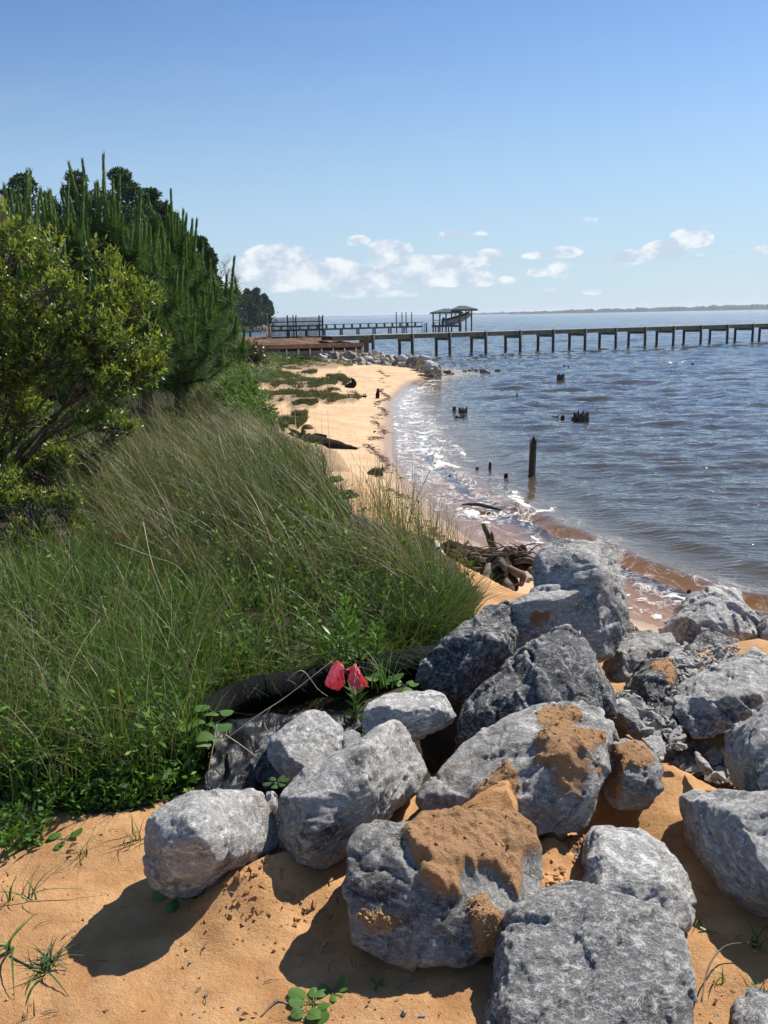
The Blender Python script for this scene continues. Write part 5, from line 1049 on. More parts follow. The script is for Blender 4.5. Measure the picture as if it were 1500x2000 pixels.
# ------------------------------------------------------------------ the big evergreen shrub at left
def shrub(name, lobes, Y0, base, n_spr, lsize, cols, label, cat_, trunkr=.05, tips=None, group=None, spr=11):
    o = empty(name, base, label, cat_, group); B = []; T = []
    cen = [(aty(px-(14 if Y0 == 7.4 else 0), py+(24 if Y0 == 7.4 else 0), Y0+dy), r*(.86 if Y0 == 7.4 else 1)/F*(Y0+dy)) for px, py, r, dy in lobes]; wts = np.array([r**2 for _, r in cen]); wts /= wts.sum()
    idx = rng.choice(len(cen), n_spr, p=wts); C0 = np.array([tuple(c) for c, _ in cen])[idx]; Rr = np.array([r for _, r in cen])[idx][:, None]
    d = unit(rng.normal(size=(n_spr, 3))+np.array([0, -.15, .25])); rad_ = rng.uniform(.45, 1.08, (n_spr, 1))**.6; P = C0+d*Rr*rad_*np.array([1, .9, .9])
    P += .10*np.stack([fbm(P*2.5, 2, 5), fbm(P*2.5, 2, 6), fbm(P*2.5, 2, 7)], -1)*2
    keep = fbm(P*3.0, 2, 19) > -.24; P = P[keep]; d = d[keep]; C0 = C0[keep]; n = len(P)
    ax = unit(d*.6+np.array([.05, 0, .75])+rng.normal(size=(n, 3))*.35); Ls = []
    cs = pal(n, cols, None, .2)
    for j in range(spr):
        t = (j+.5)/spr; q = P+ax*(lsize*2.4*(t-.4)); dirn = unit(ax*(.35+.9*t)+rng.normal(size=(n, 3))*.62)
        c = cs*rng.uniform(.75, 1.25, (n, 1))
        if tips is not None and t > .68: c = c*.45 + pal(n, tips, None, .2)*.55
        L = rng.uniform(.7, 1.15, n)*lsize; Ls.append(leaves(q, dirn, L, L*.36, c, None, .12))
    V, Q, C = cat(Ls); mesh_obj('foliage', V, Q, MAT['leaf'], o, None, False, None, C)
    mb = MB(); bs = Vector(base)
    for c, r in cen:
        m1 = bs.lerp(c, .35)+Vector((rng.normal(0, .06), rng.normal(0, .06), .12)); m2 = bs.lerp(c, .7)+Vector((rng.normal(0, .05), rng.normal(0, .05), .06))
        b0 = bs+Vector((rng.normal(0, .10), rng.normal(0, .10), -.05)); mb.tube([b0, m1, m2, c], [trunkr*rng.uniform(.5, 1), trunkr*.5, trunkr*.33, trunkr*.15], 6, False)
    mb.build('stems', MAT['bark'], o, True)
    mb = MB(); sel = rng.choice(n, min(n, 900), replace=False)
    for i in sel:
        c = Vector(C0[i]); p = Vector(P[i]); mid = c.lerp(p, .5)+Vector((rng.normal(0, .03), rng.normal(0, .03), -.05)); mb.tube([c.lerp(bs, .12), mid, p], [.010, .006, .0025], 4, False)
    mb.build('twigs', MAT['twig'], o, True)['kind'] = 'stuff'; return o
B_G = [(.08,.14,.022),(.13,.19,.032),(.045,.08,.018),(.19,.24,.045)]; B_T = [(.42,.42,.07),(.34,.38,.06),(.28,.34,.06)]
shrub('wax_myrtle', [(20,470,85,.2),(140,470,62,0),(215,530,62,.1),(268,578,50,.2),(288,640,38,0),(95,560,85,-.2),(-30,560,110,0),(200,640,85,-.2),(90,670,95,-.3),(288,705,42,-.1),(230,730,50,-.3),(170,780,45,-.2),(-20,700,120,-.3),(60,790,80,-.1),(312,660,22,.1),(320,700,22,-.1),(20,870,50,.0),(260,690,60,0),(-90,620,140,.3),(-100,800,120,.2),(130,860,45,.2),(60,930,55,.2),(230,800,34,.1),(10,940,60,.1)],
      7.4, (-3.45, 7.6, 1.55), 5600, .050, B_G, 'large glossy evergreen shrub filling the left edge, yellow-green leaf tips', 'shrub', .026, B_T)
shrub('wax_myrtle', [(60,1000,42,0),(120,990,38,.1),(30,1030,40,0),(140,1030,24,0),(0,980,40,.2)], 6.1, (-2.6, 6.2, 1.35), 480, .045, B_G, 'low sprouting shrub under the large evergreen shrub', 'shrub', .02, B_T)
shrub('undergrowth_shrub', [(10,900,50,0),(80,930,45,.1),(150,890,45,.3),(215,850,38,.5),(-40,860,60,.2),(110,850,40,.6)], 7.9, (-3.0, 8.0, 1.5), 900, .05, [(.04,.08,.016),(.06,.11,.02),(.10,.15,.03)], 'dark leafy undergrowth beneath the large evergreen shrub', 'shrub', .018)
shrub('beach_shrub', [(480,690,22,0),(455,695,18,0),(505,700,16,0),(440,685,20,1)], 38, tuple(onground(475, 715)), 420, .16, [(.05,.08,.03),(.07,.10,.035),(.09,.07,.04)], 'dark rounded bush on the far bank in front of the low concrete wall', 'bush', .04)
shrub('beach_shrub', [(490,808,20,0),(520,822,16,-.3),(470,815,18,.3)], 24, tuple(onground(500, 845)), 420, .10, [(.06,.14,.025),(.09,.18,.035)], 'bright green bush at the edge of the bank above the black driftwood log', 'bush', .03)
shrub('beach_shrub', [(640,706,6,0),(600,708,8,0),(575,708,10,0)], 55, tuple(onground(600, 716)), 110, .15, [(.06,.14,.03),(.09,.18,.04)], 'small green bush in front of the retaining wall', 'bush', .03)
shrub('leafy_shrub', [(400,600,34,0),(418,640,22,0),(385,650,36,0),(420,580,14,0),(405,560,16,.5)], 24, (-4.6, 24.5, 1.5), 1100, .13, [(.07,.13,.03),(.10,.17,.04),(.05,.09,.025)], 'round-leaved shrub behind the right-hand young pine', 'shrub', .05)

# ------------------------------------------------------------------ young pines with upright candles
def young_pine(base, top, spreadr, seed, nb, label, lean=0.0, cand=(.35, .8)):
    r_ = np.random.default_rng(seed); o = empty('young_pine', tuple(base), label, 'young pine'); b = Vector(base); hT = top-b.z
    mb = MB(); mb.tube([b+Vector((0, 0, -.1)), b+Vector((lean*.3, 0, hT*.5)), b+Vector((lean, 0, hT*.8))], [.09, .06, .025], 8); mb.build('trunk', MAT['bark'], o, True)
    br = MB(); cb = MB(); NP = []; ND = []; NL = []; NC = []; CP = []; CD = []; CLn = []
    def candle(p, L, tilt):
        ax = Vector((tilt.x, tilt.y, 1)).normalized(); cb.tube([p, p+ax*L*.5, p+ax*L], [.018, .016, .012], 5)
        n = int(230*L/.5); t = r_.uniform(0, 1, n)**.9; a = r_.uniform(0, 6.28, n); bx = np.array(ax); e1 = np.array(ax.orthogonal().normalized()); e2 = np.cross(bx, e1)
        rd = np.cos(a)[:, None]*e1+np.sin(a)[:, None]*e2; CP.append(np.array(p)+bx*(t*L)[:, None]+rd*.012); CD.append(unit(bx*1.0+rd*(.42-.30*t[:, None]))); CLn.append(.085*(1-.45*t))
    def tuft(p, ax, L, n, c=None):
        d = unit(np.array(ax)*.55+r_.normal(size=(n, 3))*.62); NP.append(np.array(p)+r_.normal(size=(n, 3))*.02); ND.append(d); NL.append(r_.uniform(.7, 1.1, n)*L); 
    levels = nb
    for k in range(levels):
        t = .12+.85*(k+.5)/levels; zc = b.z+hT*.82*t; R0 = spreadr*(1-t**1.6)*r_.uniform(.7, 1.1)+.12; m = 5 if t < .8 else 4
        for j in range(m):
            a = r_.uniform(0, 6.28); d = Vector((math.cos(a), math.sin(a), 0)); p0 = Vector((b.x+lean*t, b.y, zc)); R1 = R0*r_.uniform(.55, 1.1)
            p1 = p0+d*R1*.5+Vector((0, 0, R1*.10)); p2 = p0+d*R1+Vector((0, 0, R1*.42)); br.tube([p0, p1, p2], [.022, .015, .009], 5)
            for s_ in range(7): q = p0.lerp(p1, s_/3) if s_ < 3 else p1.lerp(p2, (s_-3)/4); tuft(q, (p2-p0).normalized(), .20, 60)
            tuft(p2, (0, 0, .8), .22, 150); candle(p2, r_.uniform(*cand)*(.35+.75*t), d*.16)
            for s_ in range(r_.integers(1, 4)):
                q = p1.lerp(p2, r_.uniform(.1, 1))+Vector((r_.normal(0, .10), r_.normal(0, .10), r_.uniform(0, .10))); tuft(q, (0, 0, .7), .20, 90)
                candle(q, r_.uniform(*cand)*(.25+.5*t), Vector((r_.normal(0, .10), r_.normal(0, .10), 0)))
    pt = b+Vector((lean, 0, hT*.8)); tuft(pt, (0, 0, 1), .25, 260); candle(pt, hT*.2, Vector((0, 0, 0)))
    for k in range(4): a = k*1.57+.4; candle(pt+Vector((.07*math.cos(a), .07*math.sin(a), -.03)), hT*.2*r_.uniform(.4, .8), Vector((.12*math.cos(a), .12*math.sin(a), 0)))
    br.build('branches', MAT['bark'], o, True); cb.build('candles', MAT['candle'], o, True)['kind'] = 'stuff'
    P = np.concatenate(NP); D = np.concatenate(ND); L = np.concatenate(NL); n = len(P); W = max(.004, b.y*.00042)
    D2 = unit(D+np.array([0, 0, -.22])); side = unit(np.cross(D, r_.normal(size=(n, 3))))*W*.5; M_ = P+D*L[:, None]*.5; E2 = M_+D2*L[:, None]*.5
    V = np.stack([P-side, P+side, M_+side*.9, E2, M_-side*.9], 1).reshape(-1, 3); i0 = (np.arange(n)*5)[:, None]
    Q = np.concatenate([i0+np.array([[0, 1, 2, 4]]), i0+np.array([[4, 2, 3, 3]])]) ; Q = i0+np.array([[0, 1, 2, 4]]); 
    V = np.stack([P-side, P+side, E2+side*.35, E2-side*.35], 1).reshape(-1, 3); Q = (np.arange(n)*4)[:, None]+np.array([[0, 1, 2, 3]])
    C = np.repeat(pal(n, [(.045,.10,.025),(.07,.145,.035),(.10,.18,.045),(.035,.075,.028),(.20,.17,.08)], [.28,.28,.24,.15,.05]), 4, 0); mesh_obj('needles', V, Q, MAT['needle'], o, None, False, None, C)
    P = np.concatenate(CP); D = np.concatenate(CD); L = np.concatenate(CLn); n = len(P); side = unit(np.cross(D, r_.normal(size=(n, 3))))*W*.55; E2 = P+D*L[:, None]
    V = np.stack([P-side, P+side, E2+side*.4, E2-side*.4], 1).reshape(-1, 3); Q = (np.arange(n)*4)[:, None]+np.array([[0, 1, 2, 3]])
    C = np.repeat(pal(n, [(.10,.20,.045),(.13,.235,.055),(.075,.16,.04)]), 4, 0); mesh_obj('new_needles', V, Q, MAT['needle'], o, None, False, None, C); return o
MAT['candle'] = simple('candle_shoot', (.11, .13, .055), .8, .3, 20)
def pine_at(px, pytop, Y, gzv, R_, seed, nb, label, lean=0, cand=(.35, .8)):
    t = aty(px, pytop, Y); return young_pine((t.x-lean, Y, gzv), t.z, R_, seed, nb, label, lean, cand)
pine_at(8, 362, 11.0, 1.6, 1.0, 11, 9, 'young pine at the far left edge, its candles just above the house eave', 0, (.4, .9))
pine_at(88, 378, 11.6, 1.6, 1.2, 12, 10, 'young pine with close-set upright candles, second from the left edge', 0, (.4, .9))
pine_at(186, 358, 12.2, 1.6, 1.35, 13, 11, 'tallest young pine, its pair of candles standing highest against the sky', .05, (.45, .95))
pine_at(262, 440, 14.0, 1.6, 1.5, 17, 10, 'shorter young pine filling the gap between the tallest and the right-hand one', 0, (.3, .7))
pine_at(325, 392, 14.5, 1.55, 1.55, 14, 13, 'broad young pine at the right of the group with drooping needle tufts', 0, (.35, .8))
pine_at(352, 590, 16.0, 1.5, 1.0, 15, 9, 'small young pine leaning over the bank, rightmost of the group', .1, (.25, .55))

# ------------------------------------------------------------------ tall trees further back
def big_tree(px, pyt, pyb, wpx, Y, seed, label, group, n=9000, cl=None, gb=1.2, name='pine_tree', size=None, crown=.72, dark=1.0, lobes=16):
    r_ = np.random.default_rng(seed); top = aty(px, pyt, Y); k = Y/F; Wd = wpx*k; base = Vector((top.x, Y, gb)); hT = top.z-gb; o = empty(name, tuple(base), label, 'tree', group)
    mb = MB(); mb.tube([base+Vector((0, 0, -.4)), base+Vector((Wd*.02, 0, hT*.5)), base+Vector((0, 0, hT*.92))], [max(.10, hT*.018), hT*.013, hT*.005], 8)
    z0 = gb+hT*(1-crown); Ps = []; 
    for j in range(lobes):
        t = (j+.5)/lobes; zz = z0+(top.z-z0)*t*.93; a = r_.uniform(0, 6.28); rr = Wd*.5*(math.sin(math.pi*min(1, .25+.75*t))**.6)*r_.uniform(.35, .82); c = Vector((base.x+rr*math.cos(a), base.y+rr*math.sin(a), zz)); R_ = Wd*r_.uniform(.14, .24)*(1.15-.45*t)
        mb.tube([Vector((base.x, base.y, zz-rr*.3)), c], [hT*.006, hT*.002], 5, False)
        m = int(n/lobes); d = unit(r_.normal(size=(m, 3))); q = np.array(c)+d*(R_*r_.uniform(.3, 1.05, (m, 1))**.5)*np.array([1.15, 1.15, .68]); Ps.append(q)
    mb.build('trunk', MAT['bark'], o, True); P = np.concatenate(Ps); P = P[fbm(P*1.1/ max(.4, Wd*.08), 3, seed) > -.22]; n = len(P); s = size or Y*.0034
    D = unit(r_.normal(size=(n, 3))+np.array([0, 0, .5])); c = pal(n, cl or [(.030,.062,.022),(.045,.085,.026),(.025,.05,.022),(.06,.10,.03)]); c = c*dark
    V, Q, C = leaves(P, D, np.full(n, s)*r_.uniform(.6, 1.3, n), np.full(n, s*.5), c); mesh_obj('crown', V, Q, MAT['farleaf'], o, None, False, None, C); return o
GP = 'tall pines behind the young pines'
for i, (px, pt, w_, Y, lab) in enumerate(((40,328,90,46,'tall dark pine behind the far-left young pine, rounded top against the sky'),(140,326,80,50,'tall dark pine with a knobbly top left of the highest candles'),(243,322,100,48,'tall dark pine with the broadest dome just right of the highest candles'),
   (292,362,90,52,'tall dark pine stepping down right of the broad dome'),(200,370,120,44,'dark pine crown hidden between the domes'),(95,380,120,44,'dark pine crown low behind the second young pine'),(342,420,70,56,'dark pine lower down behind the right-hand young pine'),(390,462,50,62,'pine at the end of the row above the drooping tufts'),(413,492,30,66,'thin pine at the very end of the row beside the bare tree'))):
    big_tree(px, pt-6, 600, w_*1.45, Y, 200+i, lab, None, 17000)
for i, (px, pt, w_, Y, lab) in enumerate(((445,572,40,240,'distant pine half hidden at the left end of the point'),(463,566,40,250,'distant pine second along the point'),(484,563,38,262,'distant dark pine with the second highest crown on the point'),(500,561,40,270,'distant tallest pine on the point'),(514,573,30,280,'distant pine sloping down near the tip of the point'),(524,588,22,290,'distant open-crowned pine standing clear at the tip of the point'),(430,580,30,235,'distant pine beside the leafy shrub edge'))):
    big_tree(px, pt, 635, w_, Y, 300+i, lab, None, 6500, [(.040,.070,.038),(.055,.09,.045),(.035,.06,.038)], .9, 'pine_tree', .75, .93 if px < 518 else .6, 1.0, 20)
# understory along the point
pu = []; 
for px in range(425, 522, 3): c = aty(px, 627, 265); pu.append(np.array(c)[None, :]+rng.normal(size=(160, 3))*np.array([1.2, 2, 1.1]))
pu = np.concatenate(pu); n = len(pu); V_, Q_, C_ = leaves(pu, unit(rng.normal(size=pu.shape)), rng.uniform(.5, 1.0, n), rng.uniform(.2, .5, n), pal(n, [(.045,.07,.035),(.06,.09,.04)]))
tag(mesh_obj('undergrowth', V_, Q_, MAT['farleaf'], None, None, False, None, C_), 'dark undergrowth beneath the distant pines on the point', 'undergrowth', kind='stuff')
# point of land under them
xs = np.linspace(-260, -36, 90); ys = np.linspace(240, 420, 70); X_, Y_, Q_ = gridmesh(xs, ys); tip = aty(527, 633, 300)
Zp = 1.1*sst(tip.x-X_-.12*np.abs(Y_-300), -2, 9)*sst(Y_, 250-(X_+40)*.4, 262-(X_+40)*.4+6) - .4
o = mesh_obj('sandy_point', np.stack([X_, Y_, Zp], -1), Q_, MAT['pointsand'] if 'pointsand' in MAT else MAT['ground'], None, (0, 0, 0), True, {'beach': np.ones_like(X_), 'wet': np.zeros_like(X_), 'soil': sst(Zp, .55, .68)}); tag(o, kind='structure')
# bare tree
bt = empty('bare_tree', tuple(aty(425, 640, 58)), 'leafless tree with fine grey twigs at the end of the pine row', 'tree'); r_ = np.random.default_rng(5); mb = MB(); b0 = aty(420, 640, 58)
def grow(p, d, L, r, dep):
    q = p+d*L; mb.tube([p, p.lerp(q, .5)+Vector((r_.normal(0, L*.05), 0, 0)), q], [r, r*.8, r*.6], 5, False)
    if dep == 0: return
    for k in range(3 if dep > 1 else 4): grow(p.lerp(q, r_.uniform(.5, 1)), (d+Vector((r_.normal(0, .5), r_.normal(0, .5), r_.normal(.1, .25)))).normalized(), L*r_.uniform(.55, .8), r*.55, dep-1)
grow(b0, Vector((.18, 0, 1)).normalized(), 2.2, .055, 5); mb.build('branches', MAT['twig'], bt, True)
# ------------------------------------------------------------------ far shore
def farshore(pxs, Y, amp, seed, nm):
    V = []; Fc = []; n = 420; a0, a1 = pxs[0][0], pxs[-1][0]
    for i in range(n):
        px = a0+(a1-a0)*i/(n-1); h = np.interp(px, [p[0] for p in pxs], [p[1] for p in pxs]); b = aty(px, 610, Y); hh = h/F*Y*(1+amp*fbm(np.array([[px*.11, 0, seed]]), 4, seed)[0]+amp*.5*fbm(np.array([[px*.6, 0, seed]]), 2, seed+4)[0])
        hh = max(hh, .3)
        for dy, zz in ((0, -1), (18, hh*.75), (70, hh), (260, hh*.8), (420, -1)): V.append((b.x*(1+dy/Y), Y+dy, zz))
    for i in range(n-1):
        for k in range(4): a = i*5+k; Fc.append((a, a+5, a+6, a+1))
    mb = MB(); mb.add(V, Fc); return mb.build(nm, MAT['farshore'], None, False)
MAT['farshore'] = simple('far_woods', (.060, .078, .060), 1, .45, .02, 0, .1)
tag(farshore([(995,4),(1050,5.0),(1150,6.5),(1250,7.5),(1400,9.5),(1560,11),(1900,13)], 2600, .35, 3, 'far_shore'), 'wooded far shore along the right horizon', 'far woods', kind='stuff')
tag(farshore([(850,1.5),(925,3.2),(990,3.8),(1020,4.0),(1060,3.0)], 3600, .4, 8, 'far_shore'), 'fainter, more distant wooded shore just right of the boathouse', 'far woods', kind='stuff')
tag(farshore([(-300,2.2),(560,1.8),(700,1.6),(870,1.2)], 6000, .3, 12, 'far_shore'), 'thin line of land on the horizon left of the boathouse', 'far woods', kind='stuff')
# ================================================================== driftwood, tube, sheet, ribbon, small plants
def rough_mesh(o, amp, sc, seed):
    me = o.data; n = len(me.vertices); V = np.empty(n*3, np.float32); me.vertices.foreach_get('co', V); V = V.reshape(-1, 3).astype(float)
    Nn = np.empty(n*3, np.float32); me.vertices.foreach_get('normal', Nn); Nn = Nn.reshape(-1, 3)
    V = V+Nn*(amp*fbm(V*sc, 4, seed))[:, None]; me.vertices.foreach_set('co', V.astype(np.float32).ravel()); me.update(); return o
def limb(mb, pts, radii, sides=10, sub=5):
    P = [Vector(p) for p in pts]; out = []; R_ = []
    for i in range(len(P)-1):
        a = P[max(i-1, 0)]; b = P[i]; c = P[i+1]; d = P[min(i+2, len(P)-1)]
        for k in range(sub):
            t = k/sub; q = .5*((2*b)+(-a+c)*t+(2*a-5*b+4*c-d)*t*t+(-a+3*b-3*c+d)*t**3); out.append(q); R_.append(radii[i]+(radii[i+1]-radii[i])*t)
    out.append(P[-1]); R_.append(radii[-1]); mb.tube(out, R_, sides)
def at(px, py, Y): return aty(px, py, Y)
# root tangle
rt = empty('root_tangle', tuple(onground(985, 1140)), 'tangled dark driftwood root mass with a pale upright snag behind the tallest boulder', 'driftwood')
mb = MB()
limb(mb, [at(958,1100,9.3), at(965,1080,9.3), at(958,1055,9.3), at(943,1022,9.3)], [.055,.05,.04,.022]); limb(mb, [at(962,1066,9.3), at(961,1048,9.25), at(960,1037,9.2)], [.025,.018,.006]); rough_mesh(mb.build('snag', MAT['drift'], rt, True), .012, 12, 3)
mb = MB(); limb(mb, [at(975,1150,8.35), at(970,1120,8.5), at(978,1098,8.7), at(1000,1080,8.8)], [.20,.15,.12,.07], 16); limb(mb, [at(870,1070,9.9), at(900,1082,9.7), at(935,1092,9.5), at(985,1105,9.1), at(1010,1108,8.9)], [.10,.12,.13,.13,.10], 14)
limb(mb, [at(1000,1105,8.8), at(1025,1100,8.7), at(1050,1108,8.6), at(1075,1120,8.4)], [.09,.075,.065,.05], 12); limb(mb, [at(1000,1100,8.9), at(1018,1090,8.9), at(1022,1078,9.0), at(1020,1068,9.0)], [.06,.05,.04,.015])
rough_mesh(mb.build('root_crown', MAT['driftdark'], rt, True), .05, 8, 5)
mb = MB()
for pts, r0 in (([at(930,1090,8.9), at(955,1096,8.7), at(978,1093,8.5), at(992,1103,8.4)], .028), ([at(922,1112,8.7), at(945,1114,8.6), at(968,1106,8.5), at(980,1095,8.5)], .024), ([at(978,1100,8.4), at(985,1108,8.3), at(984,1112,8.3)], .035), ([at(900,1092,9.2), at(935,1086,9.0), at(975,1084,8.8), at(1005,1078,8.7)], .014),
                ([at(1004,1098,8.7), at(1030,1094,8.6), at(1052,1104,8.4)], .03), ([at(990,1112,8.4), at(1008,1118,8.3), at(1022,1126,8.25), at(1016,1145,8.2)], .045), ([at(985,1130,8.3), at(995,1150,8.15), at(1000,1157,8.1)], .05), ([at(898,1116,8.8), at(912,1122,8.7), at(922,1130,8.6)], .02),
                ([at(1035,1112,8.4), at(1048,1126,8.3), at(1050,1140,8.2)], .03), ([at(955,1108,8.5), at(950,1130,8.3), at(935,1150,8.1)], .05), ([at(880,1085,9.5), at(900,1070,9.5), at(915,1058,9.6)], .02), ([at(1000,1090,8.8), at(1006,1076,8.8), at(1003,1070,8.8)], .025)):
    limb(mb, pts, [r0, r0*1.05, r0*.8, r0*.45][:len(pts)], 8)
rough_mesh(mb.build('roots', MAT['drift'], rt, True), .014, 14, 7)
mb = MB(); r_ = np.random.default_rng(3)
for k in range(60):
    a = at(r_.uniform(880, 1040), r_.uniform(1075, 1120), 8.9+r_.normal(0, .25)); d = Vector((r_.normal(0, .18), r_.normal(0, .1), r_.normal(.02, .10))); limb(mb, [a, a+d*.5+Vector((0, 0, .02)), a+d], [.010, .007, .003], 5, 3)
for pts in ([at(975,1095,8.6), at(1010,1072,8.4), at(1040,1062,8.2), at(1075,1064,8.0)], [at(900,1080,8.8), at(960,1085,8.4), at(1010,1080,8.1)], [at(935,1160,7.6), at(975,1150,7.4), at(1020,1138,7.2)]): limb(mb, pts, [.012,.009,.006,.003][:len(pts)], 5)
mb.build('rootlets', MAT['drift'], rt, True)['kind'] = 'stuff'
# log on the beach
lg = empty('driftwood_log', tuple(onground(640, 885)), 'black driftwood log with root end, tapering to a point on the mid beach', 'driftwood'); Yl = 19.3
mb = MB(); limb(mb, [at(585,866,Yl), at(620,868,Yl), at(655,873,Yl), at(685,876,Yl), at(707,874,Yl)], [.22,.20,.15,.07,.012], 14); rough_mesh(mb.build('trunk', MAT['driftdark'], lg, True), .05, 5, 2)
mb = MB()
for pts, r0 in (([at(560,858,Yl), at(580,860,Yl), at(600,862,Yl)], .15), ([at(585,855,Yl), at(592,846,Yl), at(590,836,Yl)], .05), ([at(575,855,Yl), at(570,846,Yl), at(574,840,Yl)], .06), ([at(592,858,Yl), at(602,850,Yl), at(606,845,Yl)], .05), ([at(565,860,Yl), at(556,864,Yl-.2), at(550,870,Yl-.3)], .05), ([at(598,858,Yl+.3), at(618,850,Yl+.4), at(637,852,Yl+.5)], .07), ([at(575,865,Yl-.3), at(560,872,Yl-.5), at(548,860,Yl-.5)], .06), ([at(590,860,Yl), at(580,845,Yl+.1), at(565,838,Yl)], .06), ([at(600,865,Yl-.2), at(598,880,Yl-.4), at(600,892,Yl-.6)], .05), ([at(570,850,Yl), at(555,852,Yl), at(545,845,Yl)], .05)):
    limb(mb, pts, [r0, r0*.8, r0*.35], 9)
rough_mesh(mb.build('roots', MAT['driftdark'], lg, True), .04, 7, 4)
def mound(px, py, w_, h_, label, cat_, mat, name, sd, z=None, squash=.9):
    p = onground(px, py); k = p.y/F; bm = bmesh.new(); bmesh.ops.create_icosphere(bm, subdivisions=4, radius=1); V = np.array([v.co for v in bm.verts]); Fc = [[v.index for v in f.verts] for f in bm.faces]; bm.free()
    V = V*np.array([w_*k, w_*k*squash, h_*k])*(1+.30*fbm(V*1.7, 4, sd)+.09*fbm(V*6, 3, sd+1))[:, None]+np.array(p)+np.array([0, w_*k*.5, 0]); o = mesh_obj(name, V, Fc, MAT[mat], None, None, True, {'sand': np.zeros(len(V)), 'tone': np.full(len(V), .5)}); return tag(o, label, cat_)
mound(733, 928, 17, 13, 'low dark mound of old root on the beach with a small spike', 'root mound', 'driftdark', 'root_mound', 4); 
p = onground(747, 918); mb = MB(); k = p.y/F; mb.tube([p, p+Vector((0, 0, 12*k))], [2.5*k, .6*k], 6); tag(mb.build('spike', MAT['driftdark'], None), 'small wooden spike beside the low dark root mound', 'stick')
mound(680, 972, 20, 13, 'dark smooth lump projecting from the bank below the grass', 'root mound', 'driftdark', 'root_mound', 5)
mound(685, 778, 16, 7, 'brown eroded end of the long turf tongue', 'turf clump', 'turf', 'turf_clump', 6); mound(650, 762, 14, 6, 'brown eroded end of the middle turf tongue', 'turf clump', 'turf', 'turf_clump', 7); mound(655, 745, 18, 4, 'dark eroded end of the farthest turf tongue', 'turf clump', 'turf', 'turf_clump', 8)
mound(600, 838, 12, 9, 'brown turf hump behind the log root end', 'turf clump', 'turf', 'turf_clump', 9); mound(655, 940, 16, 10, 'turf hump slumping off the bank onto the sand', 'turf clump', 'turf', 'turf_clump', 10)
mound(600, 706, 30, 9, 'dark overturned hull-like log lying in the weeds before the retaining wall', 'log', 'driftdark', 'old_log', 11, squash=.4)
# black stump on beach
p = onground(683, 757); mb = MB(); k = p.y/F; limb(mb, [p+Vector((-10*k, 0, 2*k)), p+Vector((0, 0, 3*k)), p+Vector((7*k, 0, 6*k)), p+Vector((6*k, 0, 14*k)), p+Vector((2*k, 0, 19*k))], [3*k, 6*k, 6*k, 3*k, 1.2*k], 12); tag(rough_mesh(mb.build('charred_stump', MAT['driftdark'], None, True), .06, 6, 2), 'black charred-looking stump with an upturned arm on the upper beach', 'stump')
p = onground(737, 778); mb = MB(); k = p.y/F; limb(mb, [p, p+Vector((1*k, 0, 10*k)), p+Vector((2*k, 0, 20*k))], [4.5*k, 3.5*k, .8*k], 8); tag(rough_mesh(mb.build('snag', MAT['driftdark'], None, True), .03, 6, 3), 'pointed brown snag standing upright on the upper beach', 'snag')
p = onground(710, 776); mb = MB(); k = p.y/F
for a_, b_ in ((-4, 5), (0, 7), (4, 8), (7, 4)): limb(mb, [p+Vector((a_*.5*k, 0, 0)), p+Vector((a_*k, 0, b_*k))], [2*k, .7*k], 6)
tag(mb.build('twig_clump', MAT['driftdark'], None), 'small clump of dark roots at the tip of the long turf tongue', 'snag')
for px, py, s in ((732,845,5),(729,960,5),(712,997,9),(664,727,3)):
    p = onground(px, py); mb = MB(); k = p.y/F; limb(mb, [p+Vector((-s*k*.5, 0, 0)), p+Vector((0, 0, s*.5*k)), p+Vector((s*k*.5, 0, s*k*.3))], [s*.2*k, s*.35*k, s*.1*k], 7); tag(mb.build('wood_scrap', MAT['driftdark'], None, True), {732:'tiny dark wood scrap on the open sand above the log tip',729:'small dark wood scrap below the root mound',712:'weedy wood scrap on the sand near the grass',664:'speck of dark wood on the sand near the groyne'}[px], 'wood scrap')
# bleached branches
p = onground(487, 745); mb = MB(); k = p.y/F; limb(mb, [p+Vector((-22*k, 0, 3*k)), p+Vector((-8*k, 0, 5*k)), p+Vector((8*k, 0, 5*k)), p+Vector((18*k, 0, 12*k)), p+Vector((24*k, 0, 22*k))], [2.5*k, 4.5*k, 4.5*k, 3.5*k, 2*k], 10); limb(mb, [p+Vector((-5*k, 0, 6*k)), p+Vector((2*k, 0, 12*k)), p+Vector((6*k, 0, 10*k))], [3*k, 2*k, 1*k], 8); tag(rough_mesh(mb.build('bleached_log', MAT['bleached'], None, True), .05, 4, 2), 'white bleached driftwood limb bent upward on the far turf', 'driftwood')
mb = MB(); limb(mb, [at(852,1072,7.6)+Vector((0,0,.05)), at(870,1105,7.1), at(885,1135,6.7), at(902,1172,6.3)], [.03,.04,.05,.055], 9); tag(rough_mesh(mb.build('bleached_log', MAT['bleached'], None, True), .02, 9, 5), 'pale bleached stick slanting through the grass at the edge of the bank', 'driftwood')
mb = MB(); limb(mb, [at(655,990,11.6), at(720,1010,11.2), at(790,1038,10.7), at(850,1060,10.2)], [.06,.08,.07,.04], 9); tag(rough_mesh(mb.build('fallen_branch', MAT['drift'], None, True), .02, 7, 6), 'long grey fallen branch half buried in grass at the foot of the bank', 'driftwood')
mb = MB(); a = onz(903, 985, .03); b = onz(979, 996, .03); limb(mb, [a, a.lerp(b, .35)+Vector((0, 0, .03)), a.lerp(b, .7)+Vector((0, 0, .02)), b], [.012,.03,.03,.02], 8); tag(rough_mesh(mb.build('floating_stick', MAT['wetwood'], None, True), .01, 9, 5), 'dark stick washing about in the swash', 'driftwood')
